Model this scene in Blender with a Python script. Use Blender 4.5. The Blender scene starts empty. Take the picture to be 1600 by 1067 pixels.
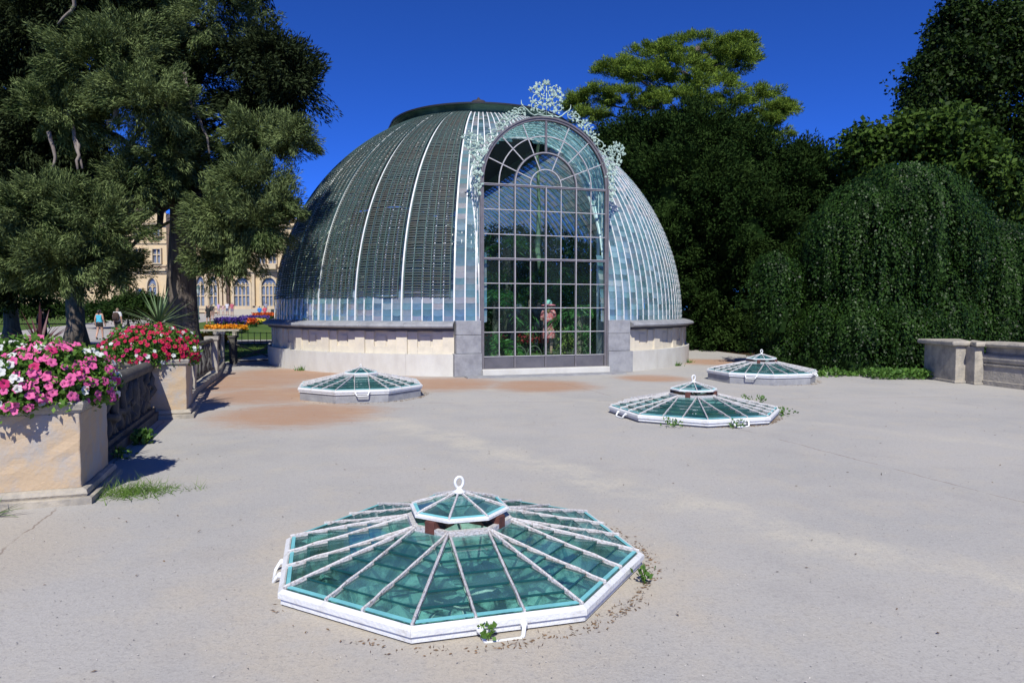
import bpy, bmesh, math, random
import numpy as np
from mathutils import Vector, Matrix

R = math.radians
rng = np.random.default_rng(7)
random.seed(7)
scene = bpy.context.scene
COL = scene.collection

# ------------------------------------------------------------------ camera
CAM_H, FPX, HORIZON = 1.65, 1067.0, 484.0
PITCH = math.atan((533.5 - HORIZON) / FPX)
cam_d = bpy.data.cameras.new('camera')
cam_d.lens, cam_d.sensor_width = 24.0, 36.0
cam_d.clip_start, cam_d.clip_end = 0.05, 3000
cam = bpy.data.objects.new('camera', cam_d)
COL.objects.link(cam)
cam.location = (0, 0, CAM_H)
cam.rotation_euler = (math.pi / 2 - PITCH, 0, 0)
scene.camera = cam

# ------------------------------------------------------------------ sky and sun
SUN_EL, SUN_AZ = 47.0, 1.0           # shadows fall away from the camera
world = bpy.data.worlds.new('World')
scene.world = world
world.use_nodes = True
wn, wl = world.node_tree.nodes, world.node_tree.links
for n in list(wn): wn.remove(n)
sky = wn.new('ShaderNodeTexSky')
sky.sky_type = 'NISHITA'
sky.sun_disc = False
sky.sun_elevation = R(SUN_EL)
sky.sun_rotation = R(180 + SUN_AZ)
sky.altitude = 9000                  # thin clear air: deep blue overhead, as through a polariser
sky.air_density, sky.dust_density, sky.ozone_density = 1.0, 0.0, 6.0
tint = wn.new('ShaderNodeMix'); tint.data_type = 'RGBA'; tint.blend_type = 'MULTIPLY'
tint.inputs['Factor'].default_value = 1.0
tint.inputs[7].default_value = (0.28, 0.62, 1.27, 1)
bg = wn.new('ShaderNodeBackground'); bg.inputs['Strength'].default_value = 0.15
wo = wn.new('ShaderNodeOutputWorld')
wl.new(sky.outputs[0], tint.inputs[6]); wl.new(tint.outputs[2], bg.inputs['Color'])
wl.new(bg.outputs[0], wo.inputs['Surface'])

sd = bpy.data.lights.new('sun', 'SUN')
sd.energy, sd.angle, sd.color = 4.5, R(0.53), (1.0, 0.968, 0.905)
sun = bpy.data.objects.new('sun', sd); COL.objects.link(sun)
a, e = R(SUN_AZ), R(SUN_EL)
sun_dir = Vector((math.sin(a) * math.cos(e), math.cos(a) * math.cos(e), -math.sin(e)))
sun.rotation_euler = sun_dir.to_track_quat('-Z', 'Y').to_euler()

vs = scene.view_settings
vs.view_transform, vs.look, vs.exposure, vs.gamma = 'Standard', 'None', 0.3, 1.0
vs.use_curve_mapping = False
scene.cycles.max_bounces = 10
scene.cycles.diffuse_bounces = 3
scene.cycles.glossy_bounces = 3
scene.cycles.transmission_bounces = 6
scene.cycles.transparent_max_bounces = 40
scene.cycles.caustics_reflective = False
scene.cycles.caustics_refractive = False
scene.cycles.sample_clamp_indirect = 4.0
scene.cycles.sample_clamp_direct = 2.0

# ------------------------------------------------------------------ where things stand
def at(u, v, y):
    """a point at depth y seen at photograph position (u, v)"""
    c, s = math.cos(PITCH), math.sin(PITCH)
    A, B = (u - 800.0) / FPX, (533.5 - v) / FPX
    r = (A, c + B * s, -s + B * c)
    t = y / r[1]
    return Vector((r[0] * t, y, r[2] * t + CAM_H))

# ------------------------------------------------------------------ materials
MATS = {}
def mat(name, col=(0.5, 0.5, 0.5), rough=0.6, metal=0.0, var=None, var_scale=6.0, bump=0.0, bump_scale=40.0,
        spec=0.5, col2=None, detail=5.0, stretch=(1, 1, 1)):
    """principled material whose colour wanders between col and col2 with noise"""
    if name in MATS: return MATS[name]
    m = bpy.data.materials.new(name); m.use_nodes = True
    nt = m.node_tree; N, L = nt.nodes, nt.links
    p = N['Principled BSDF']
    p.inputs['Roughness'].default_value = rough
    p.inputs['Metallic'].default_value = metal
    p.inputs['Specular IOR Level'].default_value = spec
    p.inputs['Base Color'].default_value = (*col, 1)
    tc = N.new('ShaderNodeTexCoord')
    mp = N.new('ShaderNodeMapping'); mp.inputs['Scale'].default_value = stretch
    L.new(tc.outputs['Object'], mp.inputs['Vector'])
    if col2 is not None:
        nz = N.new('ShaderNodeTexNoise'); nz.inputs['Scale'].default_value = var_scale
        nz.inputs['Detail'].default_value = detail; nz.inputs['Roughness'].default_value = 0.65
        L.new(mp.outputs[0], nz.inputs['Vector'])
        rp = N.new('ShaderNodeValToRGB')
        lo, hi = var if var else (0.35, 0.65)
        rp.color_ramp.elements[0].position = lo; rp.color_ramp.elements[1].position = hi
        rp.color_ramp.elements[0].color = (*col, 1); rp.color_ramp.elements[1].color = (*col2, 1)
        L.new(nz.outputs['Fac'], rp.inputs['Fac']); L.new(rp.outputs[0], p.inputs['Base Color'])
    if bump > 0:
        nb = N.new('ShaderNodeTexNoise'); nb.inputs['Scale'].default_value = bump_scale
        nb.inputs['Detail'].default_value = 4
        L.new(mp.outputs[0], nb.inputs['Vector'])
        bp = N.new('ShaderNodeBump'); bp.inputs['Strength'].default_value = bump
        bp.inputs['Distance'].default_value = 0.02
        L.new(nb.outputs['Fac'], bp.inputs['Height']); L.new(bp.outputs[0], p.inputs['Normal'])
    MATS[name] = m
    return m

def leaf_mat(name, c1, c2, rough=0.55, trans=0.25, spec=0.25):
    """foliage: every leaf its own tone, some light through the leaf"""
    if name in MATS: return MATS[name]
    m = bpy.data.materials.new(name); m.use_nodes = True
    N, L = m.node_tree.nodes, m.node_tree.links
    p = N['Principled BSDF']; out = N['Material Output']
    g = N.new('ShaderNodeNewGeometry')
    rp = N.new('ShaderNodeValToRGB')
    rp.color_ramp.elements[0].color = (*c1, 1); rp.color_ramp.elements[1].color = (*c2, 1)
    nz = N.new('ShaderNodeTexNoise'); nz.inputs['Scale'].default_value = 1.1; nz.inputs['Detail'].default_value = 3
    L.new(g.outputs['Position'], nz.inputs['Vector'])
    mr = N.new('ShaderNodeMapRange'); mr.inputs[1].default_value = .3; mr.inputs[2].default_value = .7; mr.inputs[3].default_value = -.35; mr.inputs[4].default_value = .35
    L.new(nz.outputs['Fac'], mr.inputs[0])
    ad = N.new('ShaderNodeMath'); ad.operation = 'ADD'; ad.use_clamp = True
    L.new(g.outputs['Random Per Island'], ad.inputs[0]); L.new(mr.outputs[0], ad.inputs[1]); L.new(ad.outputs[0], rp.inputs['Fac'])
    L.new(rp.outputs[0], p.inputs['Base Color'])
    p.inputs['Roughness'].default_value = rough
    p.inputs['Specular IOR Level'].default_value = spec
    t = N.new('ShaderNodeBsdfTranslucent'); L.new(rp.outputs[0], t.inputs['Color'])
    mx = N.new('ShaderNodeMixShader'); mx.inputs[0].default_value = trans
    L.new(p.outputs[0], mx.inputs[1]); L.new(t.outputs[0], mx.inputs[2]); L.new(mx.outputs[0], out.inputs['Surface'])
    MATS[name] = m
    return m

def glass_mat(name, tint=(0.55, 0.8, 0.78), refl=0.0, gloss=0.02, dirt_col=(0.5, 0.52, 0.53), dirt_src=None, dirt=(0.05, 0.1),
              dirt_trans=0.4, ior=1.5, smudge=0.0, pick=None):
    """thin pane: tinted see-through, Fresnel mirror on top, a film of lime, dust and painted sky tones that differs from pane to pane"""
    if name in MATS: return MATS[name]
    m = bpy.data.materials.new(name); m.use_nodes = True
    N, L = m.node_tree.nodes, m.node_tree.links
    for n in list(N):
        if n.type == 'BSDF_PRINCIPLED': N.remove(n)
    out = N['Material Output']
    tr = N.new('ShaderNodeBsdfTransparent'); tr.inputs['Color'].default_value = (*tint, 1)
    gl = N.new('ShaderNodeBsdfGlossy'); gl.inputs['Roughness'].default_value = gloss
    gl.inputs['Color'].default_value = (1, 1, 1, 1)
    fr = N.new('ShaderNodeFresnel'); geo = N.new('ShaderNodeNewGeometry')
    mi = N.new('ShaderNodeMapRange'); mi.inputs[3].default_value = ior; mi.inputs[4].default_value = 1.0/ior   # a thin pane mirrors alike on both faces
    L.new(geo.outputs['Backfacing'], mi.inputs[0]); L.new(mi.outputs[0], fr.inputs['IOR'])
    ad = N.new('ShaderNodeMath'); ad.operation = 'ADD'; ad.inputs[1].default_value = refl; ad.use_clamp = True
    L.new(fr.outputs[0], ad.inputs[0])
    df = N.new('ShaderNodeBsdfDiffuse'); df.inputs['Color'].default_value = (*dirt_col, 1)
    tl = N.new('ShaderNodeBsdfTranslucent'); tl.inputs['Color'].default_value = (*dirt_col, 1)
    dm = N.new('ShaderNodeMixShader'); dm.inputs[0].default_value = dirt_trans
    if pick:
        src = N.new('ShaderNodeObjectInfo').outputs['Random'] if dirt_src == 'object' else None
        if src is None:
            aa = N.new('ShaderNodeAttribute'); aa.attribute_name = 'dirt'; src = aa.outputs['Fac']
        k1 = N.new('ShaderNodeMath'); k1.operation = 'MULTIPLY'; k1.inputs[1].default_value = 37.7; L.new(src, k1.inputs[0])
        k2 = N.new('ShaderNodeMath'); k2.operation = 'FRACT'; L.new(k1.outputs[0], k2.inputs[0])
        rp = N.new('ShaderNodeValToRGB'); rp.color_ramp.elements[0].color = (*pick[0], 1); rp.color_ramp.elements[1].color = (*pick[-1], 1)
        for i_, c_ in enumerate(pick[1:-1]):
            el_ = rp.color_ramp.elements.new((i_ + 1)/(len(pick) - 1)); el_.color = (*c_, 1)
        L.new(k2.outputs[0], rp.inputs['Fac']); L.new(rp.outputs[0], df.inputs['Color']); L.new(rp.outputs[0], tl.inputs['Color'])
    L.new(df.outputs[0], dm.inputs[1]); L.new(tl.outputs[0], dm.inputs[2])
    mr = N.new('ShaderNodeMapRange'); mr.inputs[3].default_value = dirt[0]; mr.inputs[4].default_value = dirt[1]
    if dirt_src == 'attr':
        at_ = N.new('ShaderNodeAttribute'); at_.attribute_name = 'dirt'
        L.new(at_.outputs['Fac'], mr.inputs[0])
    elif dirt_src == 'object':
        oi = N.new('ShaderNodeObjectInfo'); L.new(oi.outputs['Random'], mr.inputs[0])
    else:
        tc = N.new('ShaderNodeTexCoord'); nz = N.new('ShaderNodeTexNoise')
        nz.inputs['Scale'].default_value = 3.0; nz.inputs['Detail'].default_value = 6
        L.new(tc.outputs['Object'], nz.inputs['Vector']); L.new(nz.outputs['Fac'], mr.inputs[0])
    dfac = mr.outputs[0]
    if smudge > 0:
        tc2 = N.new('ShaderNodeNewGeometry'); n2 = N.new('ShaderNodeTexNoise')
        n2.inputs['Scale'].default_value = 9.0; n2.inputs['Detail'].default_value = 6
        L.new(tc2.outputs['Position'], n2.inputs['Vector'])
        m2 = N.new('ShaderNodeMapRange'); m2.inputs[1].default_value = 0.35; m2.inputs[2].default_value = 0.75
        m2.inputs[3].default_value = 0; m2.inputs[4].default_value = smudge
        L.new(n2.outputs['Fac'], m2.inputs[0])
        a2 = N.new('ShaderNodeMath'); a2.operation = 'ADD'; a2.use_clamp = True
        L.new(dfac, a2.inputs[0]); L.new(m2.outputs[0], a2.inputs[1]); dfac = a2.outputs[0]
    m1 = N.new('ShaderNodeMixShader'); L.new(dfac, m1.inputs[0]); L.new(tr.outputs[0], m1.inputs[1]); L.new(dm.outputs[0], m1.inputs[2])
    m3 = N.new('ShaderNodeMixShader'); L.new(ad.outputs[0], m3.inputs[0]); L.new(m1.outputs[0], m3.inputs[1]); L.new(gl.outputs[0], m3.inputs[2])
    L.new(m3.outputs[0], out.inputs['Surface'])
    MATS[name] = m
    return m

WHITE = mat('white_paint', (0.78, 0.79, 0.78), 0.45, col2=(0.66, 0.67, 0.64), var_scale=7, bump=0.15, bump_scale=60)
RAILW = mat('weathered_white_rail', (0.66, 0.67, 0.66), 0.5, col2=(0.45, 0.43, 0.385), var=(0.52, 0.78), var_scale=6, bump=0.3, bump_scale=50, detail=10)
PEEL = mat('peeling_white_paint', (0.55, 0.54, 0.53), 0.6, col2=(0.30, 0.255, 0.23), var=(0.48, 0.68), var_scale=55, bump=0.5, bump_scale=90, detail=8)
IRON = mat('grey_iron_paint', (0.115, 0.105, 0.115), 0.45, col2=(0.16, 0.15, 0.155), var_scale=5)
KICK = mat('grey_door_panel', (0.085, 0.083, 0.092), 0.5, col2=(0.12, 0.115, 0.125), var_scale=3, bump=0.1)
THIN = mat('pale_glazing_bar', (0.44, 0.43, 0.43), 0.5, col2=(0.34, 0.33, 0.33), var_scale=9)
CREAM = mat('cream_limestone', (0.67, 0.605, 0.47), 0.85, col2=(0.53, 0.49, 0.40), var=(0.4, 0.72), var_scale=3.2, bump=0.25, bump_scale=35, detail=9)
PLINTH = mat('pale_plinth_stone', (0.57, 0.56, 0.505), 0.85, col2=(0.47, 0.45, 0.40), var=(0.42, 0.75), var_scale=2.6, bump=0.3, bump_scale=45, detail=9, stretch=(1, 1, 0.5))
GREYST = mat('blue_grey_stone', (0.305, 0.31, 0.315), 0.75, col2=(0.20, 0.203, 0.215), var=(0.38, 0.66), var_scale=4.0, bump=0.3, bump_scale=50, detail=9)
SHADOW_MOULDING = mat('shadow_toned_moulding', (0.10, 0.095, 0.10), 0.8, col2=(0.07, 0.068, 0.075), var_scale=4)  # dark tone carries the joint line and the coping's shadow
SLAT = mat('blind_slat_wood', (0.048, 0.074, 0.068), 0.7, col2=(0.066, 0.060, 0.046), var=(0.4, 0.7), var_scale=1.6)
TAPE = mat('blind_tape_green', (0.055, 0.115, 0.10), 0.7, col2=(0.04, 0.085, 0.075), var_scale=4)
COPPER = mat('verdigris_copper', (0.10, 0.20, 0.135), 0.6, col2=(0.055, 0.105, 0.065), var=(0.35, 0.65), var_scale=1.8, stretch=(1, 1, 3))
DARKROOF = mat('dark_roof_metal', (0.03, 0.03, 0.032), 0.5)
RUSTROOF = mat('brown_ridge_metal', (0.035, 0.024, 0.02), 0.7, col2=(0.022, 0.018, 0.017))
MINT = mat('mint_wrought_iron', (0.43, 0.55, 0.46), 0.6, col2=(0.30, 0.41, 0.34), var_scale=12)
OCHRE = mat('ochre_render', (0.46, 0.345, 0.22), 0.9, col2=(0.36, 0.34, 0.31), var=(0.45, 0.62), var_scale=2.8, bump=0.3, bump_scale=34, detail=10)
OLDST = mat('old_weathered_stone', (0.42, 0.375, 0.295), 0.9, col2=(0.22, 0.205, 0.18), var=(0.38, 0.68), var_scale=4, bump=0.6, bump_scale=22, detail=10)
SHADED_STONE = mat('dark_shaded_stone', (0.06, 0.057, 0.05), 0.9, col2=(0.12, 0.11, 0.09), var=(0.4, 0.7), var_scale=5, bump=0.6, bump_scale=25, detail=9)  # dark tone holds the balustrade's shade; fence and gate share it
CASTLE = mat('sandy_yellow_stone', (0.62, 0.475, 0.28), 0.9, col2=(0.55, 0.43, 0.27), var_scale=1.0, detail=8)
CASTLE2 = mat('pale_carved_stone', (0.56, 0.45, 0.29), 0.9, col2=(0.47, 0.38, 0.26), var_scale=1.5, detail=8)
BARK = mat('grey_brown_bark', (0.17, 0.14, 0.115), 0.95, col2=(0.075, 0.06, 0.05), var=(0.4, 0.62), var_scale=5, bump=1.0, bump_scale=14, stretch=(2.2, 2.2, 0.25), detail=8)
DEADWOOD = mat('bare_grey_branch', (0.25, 0.21, 0.17), 0.9, col2=(0.15, 0.12, 0.10), var_scale=5)
REDWOOD = mat('red_brown_wood', (0.14, 0.045, 0.03), 0.7, col2=(0.085, 0.03, 0.022), var_scale=9, bump=0.3)
TURQ = mat('turquoise_putty', (0.18, 0.52, 0.54), 0.6, col2=(0.14, 0.40, 0.42), var_scale=8)
SOIL = mat('dark_soil', (0.045, 0.032, 0.022), 0.95, col2=(0.075, 0.055, 0.038), var_scale=5, bump=0.6)
GLASS_SKY = glass_mat('teal_skylight_glass', (0.70, 0.915, 0.905), 0.0, 0.03, (0.20, 0.42, 0.42), 'object', (0.02, 0.2), 0.3, ior=1.45, smudge=0.12)
GLASS_EDGE = mat('glass_edge', (0.012, 0.075, 0.072), 0.2)
GLASS_CLEAR = glass_mat('portal_glass', (0.88, 0.95, 0.945), 0.0, 0.02, (0.42, 0.58, 0.58), 'object', (0.0, 0.02), 0.4, ior=1.07)
LIME_SKY_TONES = [(0.24, 0.46, 0.48), (0.34, 0.56, 0.59), (0.35, 0.53, 0.62), (0.50, 0.62, 0.63), (0.68, 0.67, 0.67), (0.74, 0.72, 0.70)]  # whitewash tones, plus teal and blue standing in for sky reflections
GLASS_DOME_A = glass_mat('dome_glass_joined', (0.50, 0.68, 0.70), 0.05, 0.02, (0.66, 0.645, 0.63), 'attr', (0.0, 1.0), 0.4, smudge=0.10, pick=LIME_SKY_TONES)
GLASS_DOME_O = glass_mat('dome_glass_pane', (0.50, 0.68, 0.70), 0.06, 0.02, (0.66, 0.645, 0.63), 'object', (0.28, 0.88), 0.35, smudge=0.12, pick=LIME_SKY_TONES[:4])
GLASS_BARREL = glass_mat('porch_glass', (0.55, 0.78, 0.79), 0.0, 0.06, (0.34, 0.62, 0.62), 'attr', (0.0, 1.0), 0.5, smudge=0.1)
GLASS_DARK = mat('castle_window_glass', (0.20, 0.23, 0.27), 0.12, col2=(0.10, 0.11, 0.13), var_scale=1.1, spec=0.8)

# ------------------------------------------------------------------ mesh helpers
class MB:
    """collects vertices and faces of one mesh"""
    def __init__(self): self.v, self.f, self.s = [], [], []
    def add(self, vs, fs, smooth=False):
        o = len(self.v); self.v += [tuple(p) for p in vs]
        for f in fs: self.f.append(tuple(i + o for i in f)); self.s.append(smooth)
        return self
    def box(self, x0, x1, y0, y1, z0, z1, M=None):
        p = [Vector(q) for q in ((x0,y0,z0),(x1,y0,z0),(x1,y1,z0),(x0,y1,z0),(x0,y0,z1),(x1,y0,z1),(x1,y1,z1),(x0,y1,z1))]
        if M is not None: p = [M @ q for q in p]
        return self.add(p, [(3,2,1,0),(4,5,6,7),(0,1,5,4),(1,2,6,5),(2,3,7,6),(3,0,4,7)])
    def tube(self, pts, r, n=6, caps=True, flat=1.0):
        pts = [Vector(p) for p in pts]; k = len(pts)
        rs = r if hasattr(r, '__len__') else [r] * k
        up = None; rings = []
        for i in range(k):
            d = (pts[min(i + 1, k - 1)] - pts[max(i - 1, 0)])
            if d.length < 1e-9: d = Vector((0, 0, 1))
            d.normalize()
            if up is None:
                up = d.orthogonal().normalized()
            else:
                up = (up - d * up.dot(d))
                up = up.normalized() if up.length > 1e-6 else d.orthogonal().normalized()
            s = d.cross(up)
            rings.append([pts[i] + (up * math.cos(2*math.pi*j/n) + s * math.sin(2*math.pi*j/n) * flat) * rs[i] for j in range(n)])
        vs = [p for rg in rings for p in rg]; fs = []
        for i in range(k - 1):
            for j in range(n):
                fs.append((i*n + j, i*n + (j+1) % n, (i+1)*n + (j+1) % n, (i+1)*n + j))
        self.add(vs, fs, True)
        if caps:
            o = len(self.v) - len(vs)
            self.f.append(tuple(o + j for j in range(n))[::-1]); self.s.append(False)
            self.f.append(tuple(o + (k-1)*n + j for j in range(n))); self.s.append(False)
        return self
    def bar(self, p0, p1, w, h, up=(0, 0, 1)):
        """rectangular bar from p0 to p1, w across, h along up"""
        p0, p1, up = Vector(p0), Vector(p1), Vector(up)
        d = (p1 - p0).normalized(); s = d.cross(up).normalized(); u = s.cross(d).normalized()
        q = []
        for p in (p0, p1):
            q += [p - s*w/2 - u*h/2, p + s*w/2 - u*h/2, p + s*w/2 + u*h/2, p - s*w/2 + u*h/2]
        return self.add(q, [(0,1,2,3),(7,6,5,4),(0,4,5,1),(1,5,6,2),(2,6,7,3),(3,7,4,0)])
    def lathe(self, prof, n=24, a0=0.0, a1=2*math.pi, smooth=True):
        full = abs(a1 - a0 - 2*math.pi) < 1e-6
        m = n if full else n + 1; k = len(prof); vs = []; fs = []
        for i in range(m):
            a = a0 + (a1 - a0) * i / n
            vs += [(r*math.cos(a), r*math.sin(a), z) for r, z in prof]
        for i in range(n):
            i2 = (i + 1) % m
            for j in range(k - 1):
                fs.append((i*k + j, i2*k + j, i2*k + j + 1, i*k + j + 1))
        return self.add(vs, fs, smooth)
    def sweep(self, path, prof, closed_prof=True, caps=True, smooth=False):
        """path: list of (point(x,y), outward normal (x,y)); prof: list of (out, z)"""
        k = len(prof); vs = []; fs = []
        for (p, nrm) in path:
            vs += [(p[0] + nrm[0]*o, p[1] + nrm[1]*o, z) for o, z in prof]
        kk = k if closed_prof else k - 1
        for i in range(len(path) - 1):
            for j in range(kk):
                fs.append((i*k + j, i*k + (j+1) % k, (i+1)*k + (j+1) % k, (i+1)*k + j))
        if caps and closed_prof:
            fs.append(tuple(range(k))[::-1]); fs.append(tuple((len(path)-1)*k + j for j in range(k)))
        return self.add(vs, fs, smooth)
    def mesh(self, name, material=None):
        me = bpy.data.meshes.new(name)
        me.from_pydata(self.v, [], self.f)
        me.polygons.foreach_set('use_smooth', self.s)
        bm = bmesh.new(); bm.from_mesh(me)
        bmesh.ops.recalc_face_normals(bm, faces=bm.faces)
        bm.to_mesh(me); bm.free()
        if material: me.materials.append(material)
        me.update()
        return me

def obj(name, data, material=None, parent=None, loc=None, rot=None, label=None, cat=None, group=None, kind=None):
    if isinstance(data, MB): data = data.mesh(name, material)
    o = bpy.data.objects.new(name, data); COL.objects.link(o)
    if parent is not None: o.parent = parent
    if loc is not None: o.location = loc
    if rot is not None: o.rotation_euler = rot
    if label: o['label'] = label
    if cat: o['category'] = cat
    if group: o['group'] = group
    if kind: o['kind'] = kind
    return o

def thing(name, label, cat, loc=(0, 0, 0), rz=0.0, group=None):
    return obj(name, None, None, None, loc, (0, 0, rz), label, cat, group)

def leaf_mesh(name, P, D, length, width, material, quad=True, curl=0.0, face=None, loose=0.45):
    """P positions, D directions (n,3); one small leaf (rhombus or triangle) each"""
    n = len(P); P = np.asarray(P, float); D = np.asarray(D, float)
    D = D / (np.linalg.norm(D, axis=1, keepdims=True) + 1e-9)
    Rr = rng.normal(size=(n, 3)) if face is None else face + rng.normal(size=(n, 3)) * loose
    S = np.cross(D, Rr); S[np.linalg.norm(S, axis=1) < 1e-6] = (1, 0, 0); S /= (np.linalg.norm(S, axis=1, keepdims=True) + 1e-9)
    Nn = np.cross(S, D)
    Lg = (np.asarray(length) * rng.uniform(0.65, 1.35, n))[:, None]
    Wd = (np.asarray(width) * rng.uniform(0.65, 1.35, n))[:, None]
    if quad:
        V = np.stack([P, P + D*Lg*0.45 + S*Wd/2 + Nn*Lg*curl, P + D*Lg, P + D*Lg*0.45 - S*Wd/2 + Nn*Lg*curl], 1)
        k = 4
    else:
        V = np.stack([P - S*Wd/2, P + S*Wd/2, P + D*Lg], 1); k = 3
    me = bpy.data.meshes.new(name)
    me.vertices.add(n*k); me.vertices.foreach_set('co', V.reshape(-1).astype(np.float32))
    me.loops.add(n*k); me.loops.foreach_set('vertex_index', np.arange(n*k, dtype=np.int32))
    me.polygons.add(n); me.polygons.foreach_set('loop_start', np.arange(0, n*k, k, dtype=np.int32))
    me.polygons.foreach_set('loop_total', np.full(n, k, dtype=np.int32))
    me.materials.append(material)
    me.update(calc_edges=True); me.validate()
    return me

def rand_dirs(n):
    d = rng.normal(size=(n, 3)); return d / np.linalg.norm(d, axis=1, keepdims=True)

def pad_leaves(pads, clumps_per, leaves_per, clump_r, droop=0.35, up_bias=0.25, outward=0.7, jitter=0.6, inner=0.0, out_stretch=1.0, squash=1.0):
    """foliage pads: (centre, radii, weight) ellipsoids; clumps of leaves on their skin, few inside"""
    Ps, Ds, Fs = [], [], []
    for (c, rad, w) in pads:
        c = np.array(c, float); rad = np.array(rad, float)
        m = max(3, int(clumps_per * w))
        d = rand_dirs(m); d[:, 2] = d[:, 2] + up_bias; d /= np.linalg.norm(d, axis=1, keepdims=True)
        rr = rng.uniform(0.78, 1.08, m)[:, None]
        ins = rng.random(m) < inner
        rr[ins] *= rng.uniform(0.3, 0.8, (ins.sum(), 1))
        cc = c + d * rad * rr
        k = leaves_per
        o = rng.normal(size=(m, k, 3)); o *= (rng.random((m, k, 1))**.45 * 1.75) / np.linalg.norm(o, axis=2, keepdims=True)
        o = o * clump_r * rng.uniform(0.6, 1.3, (m, 1, 1))
        # clumps are stretched along their outward direction, like twigs
        al = np.einsum('mki,mi->mk', o, d)[:, :, None]
        o = o + d[:, None, :] * al * (out_stretch - 1.0)
        o[:, :, 2] *= squash
        P = cc[:, None, :] + o
        D = d[:, None, :] * outward + rng.normal(size=(m, k, 3)) * jitter
        D[:, :, 2] -= droop
        on = o / (np.linalg.norm(o, axis=2, keepdims=True) + 1e-6)
        Fn = d[:, None, :]*0.5 + on*0.9 + np.array([0, 0, .35])
        Ps.append(P.reshape(-1, 3)); Ds.append(D.reshape(-1, 3)); Fs.append(Fn.reshape(-1, 3))
    return np.concatenate(Ps), np.concatenate(Ds), np.concatenate(Fs)

def wander(p0, p1, n, amp, sag=0.0):
    p0, p1 = Vector(p0), Vector(p1); out = []
    off = Vector((0, 0, 0))
    for i in range(n + 1):
        t = i / n
        if 0 < i < n: off = off * 0.6 + Vector(rng.normal(size=3)) * amp
        else: off = off * (0 if i == 0 else 0.5)
        q = p0.lerp(p1, t) + off; q.z += sag * math.sin(math.pi * t)
        out.append(q)
    return out

# ------------------------------------------------------------------ ground
SKYLIGHTS = [  # x, y, rotation, plinth height, cap lifted
    (-0.35, 4.47, R(-97), 0.012, True), (2.87, 10.75, R(-96), 0.03, True),
    (-2.92, 13.15, R(-99), 0.15, False), (5.86, 16.0, R(-98), 0.16, True)]
SK_SCALE = [1.0, 1.10, 1.02, 1.04]

class NT:
    def __init__(self, name):
        self.m = bpy.data.materials.new(name); self.m.use_nodes = True
        self.N, self.L = self.m.node_tree.nodes, self.m.node_tree.links
        self.p = self.N['Principled BSDF']
        self.g = self.N.new('ShaderNodeNewGeometry')
    def put(self, s, v):
        if hasattr(v, 'is_linked'): self.L.new(v, s)
        elif isinstance(v, (tuple, list)) and len(v) == 3 and s.type == 'RGBA': s.default_value = (*v, 1)
        else: s.default_value = v
    def math(self, op, a, b=0.0, c=0.0, clamp=False):
        n = self.N.new('ShaderNodeMath'); n.operation = op; n.use_clamp = clamp
        self.put(n.inputs[0], a); self.put(n.inputs[1], b); self.put(n.inputs[2], c)
        return n.outputs[0]
    def noise(self, scale, detail=5, rough=0.6, vec=None, dist=0.0):
        n = self.N.new('ShaderNodeTexNoise'); n.inputs['Scale'].default_value = scale
        n.inputs['Detail'].default_value = detail; n.inputs['Roughness'].default_value = rough
        n.inputs['Distortion'].default_value = dist
        self.L.new(vec if vec is not None else self.g.outputs['Position'], n.inputs['Vector'])
        return n.outputs['Fac']
    def step(self, v, lo, hi, o0=0.0, o1=1.0):
        n = self.N.new('ShaderNodeMapRange'); n.interpolation_type = 'SMOOTHSTEP'
        self.put(n.inputs[0], v)
        n.inputs[1].default_value, n.inputs[2].default_value = lo, hi
        n.inputs[3].default_value, n.inputs[4].default_value = o0, o1
        return n.outputs[0]
    def mix(self, f, a, b):
        n = self.N.new('ShaderNodeMix'); n.data_type = 'RGBA'
        self.put(n.inputs[0], f); self.put(n.inputs[6], a); self.put(n.inputs[7], b)
        return n.outputs[2]
    def stretch(self, s, rz=0.0):
        n = self.N.new('ShaderNodeMapping'); n.inputs['Scale'].default_value = s; n.inputs['Rotation'].default_value = (0, 0, rz)
        self.L.new(self.g.outputs['Position'], n.inputs['Vector']); return n.outputs[0]
    def dist(self, pt):
        n = self.N.new('ShaderNodeVectorMath'); n.operation = 'DISTANCE'
        self.L.new(self.g.outputs['Position'], n.inputs[0]); n.inputs[1].default_value = pt
        return n.outputs['Value']
    def line(self, p, q):
        """distance from a straight line on the ground"""
        d = Vector((q[0]-p[0], q[1]-p[1])).normalized(); nx, ny = -d.y, d.x
        n = self.N.new('ShaderNodeVectorMath'); n.operation = 'DOT_PRODUCT'
        self.L.new(self.g.outputs['Position'], n.inputs[0]); n.inputs[1].default_value = (nx, ny, 0)
        v = self.math('SUBTRACT', n.outputs['Value'], p[0]*nx + p[1]*ny)
        return v
    def bump(self, h, strength=0.3, dist=0.01):
        b = self.N.new('ShaderNodeBump'); b.inputs['Strength'].default_value = strength; b.inputs['Distance'].default_value = dist
        self.L.new(h, b.inputs['Height']); self.L.new(b.outputs[0], self.p.inputs['Normal'])

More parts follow.
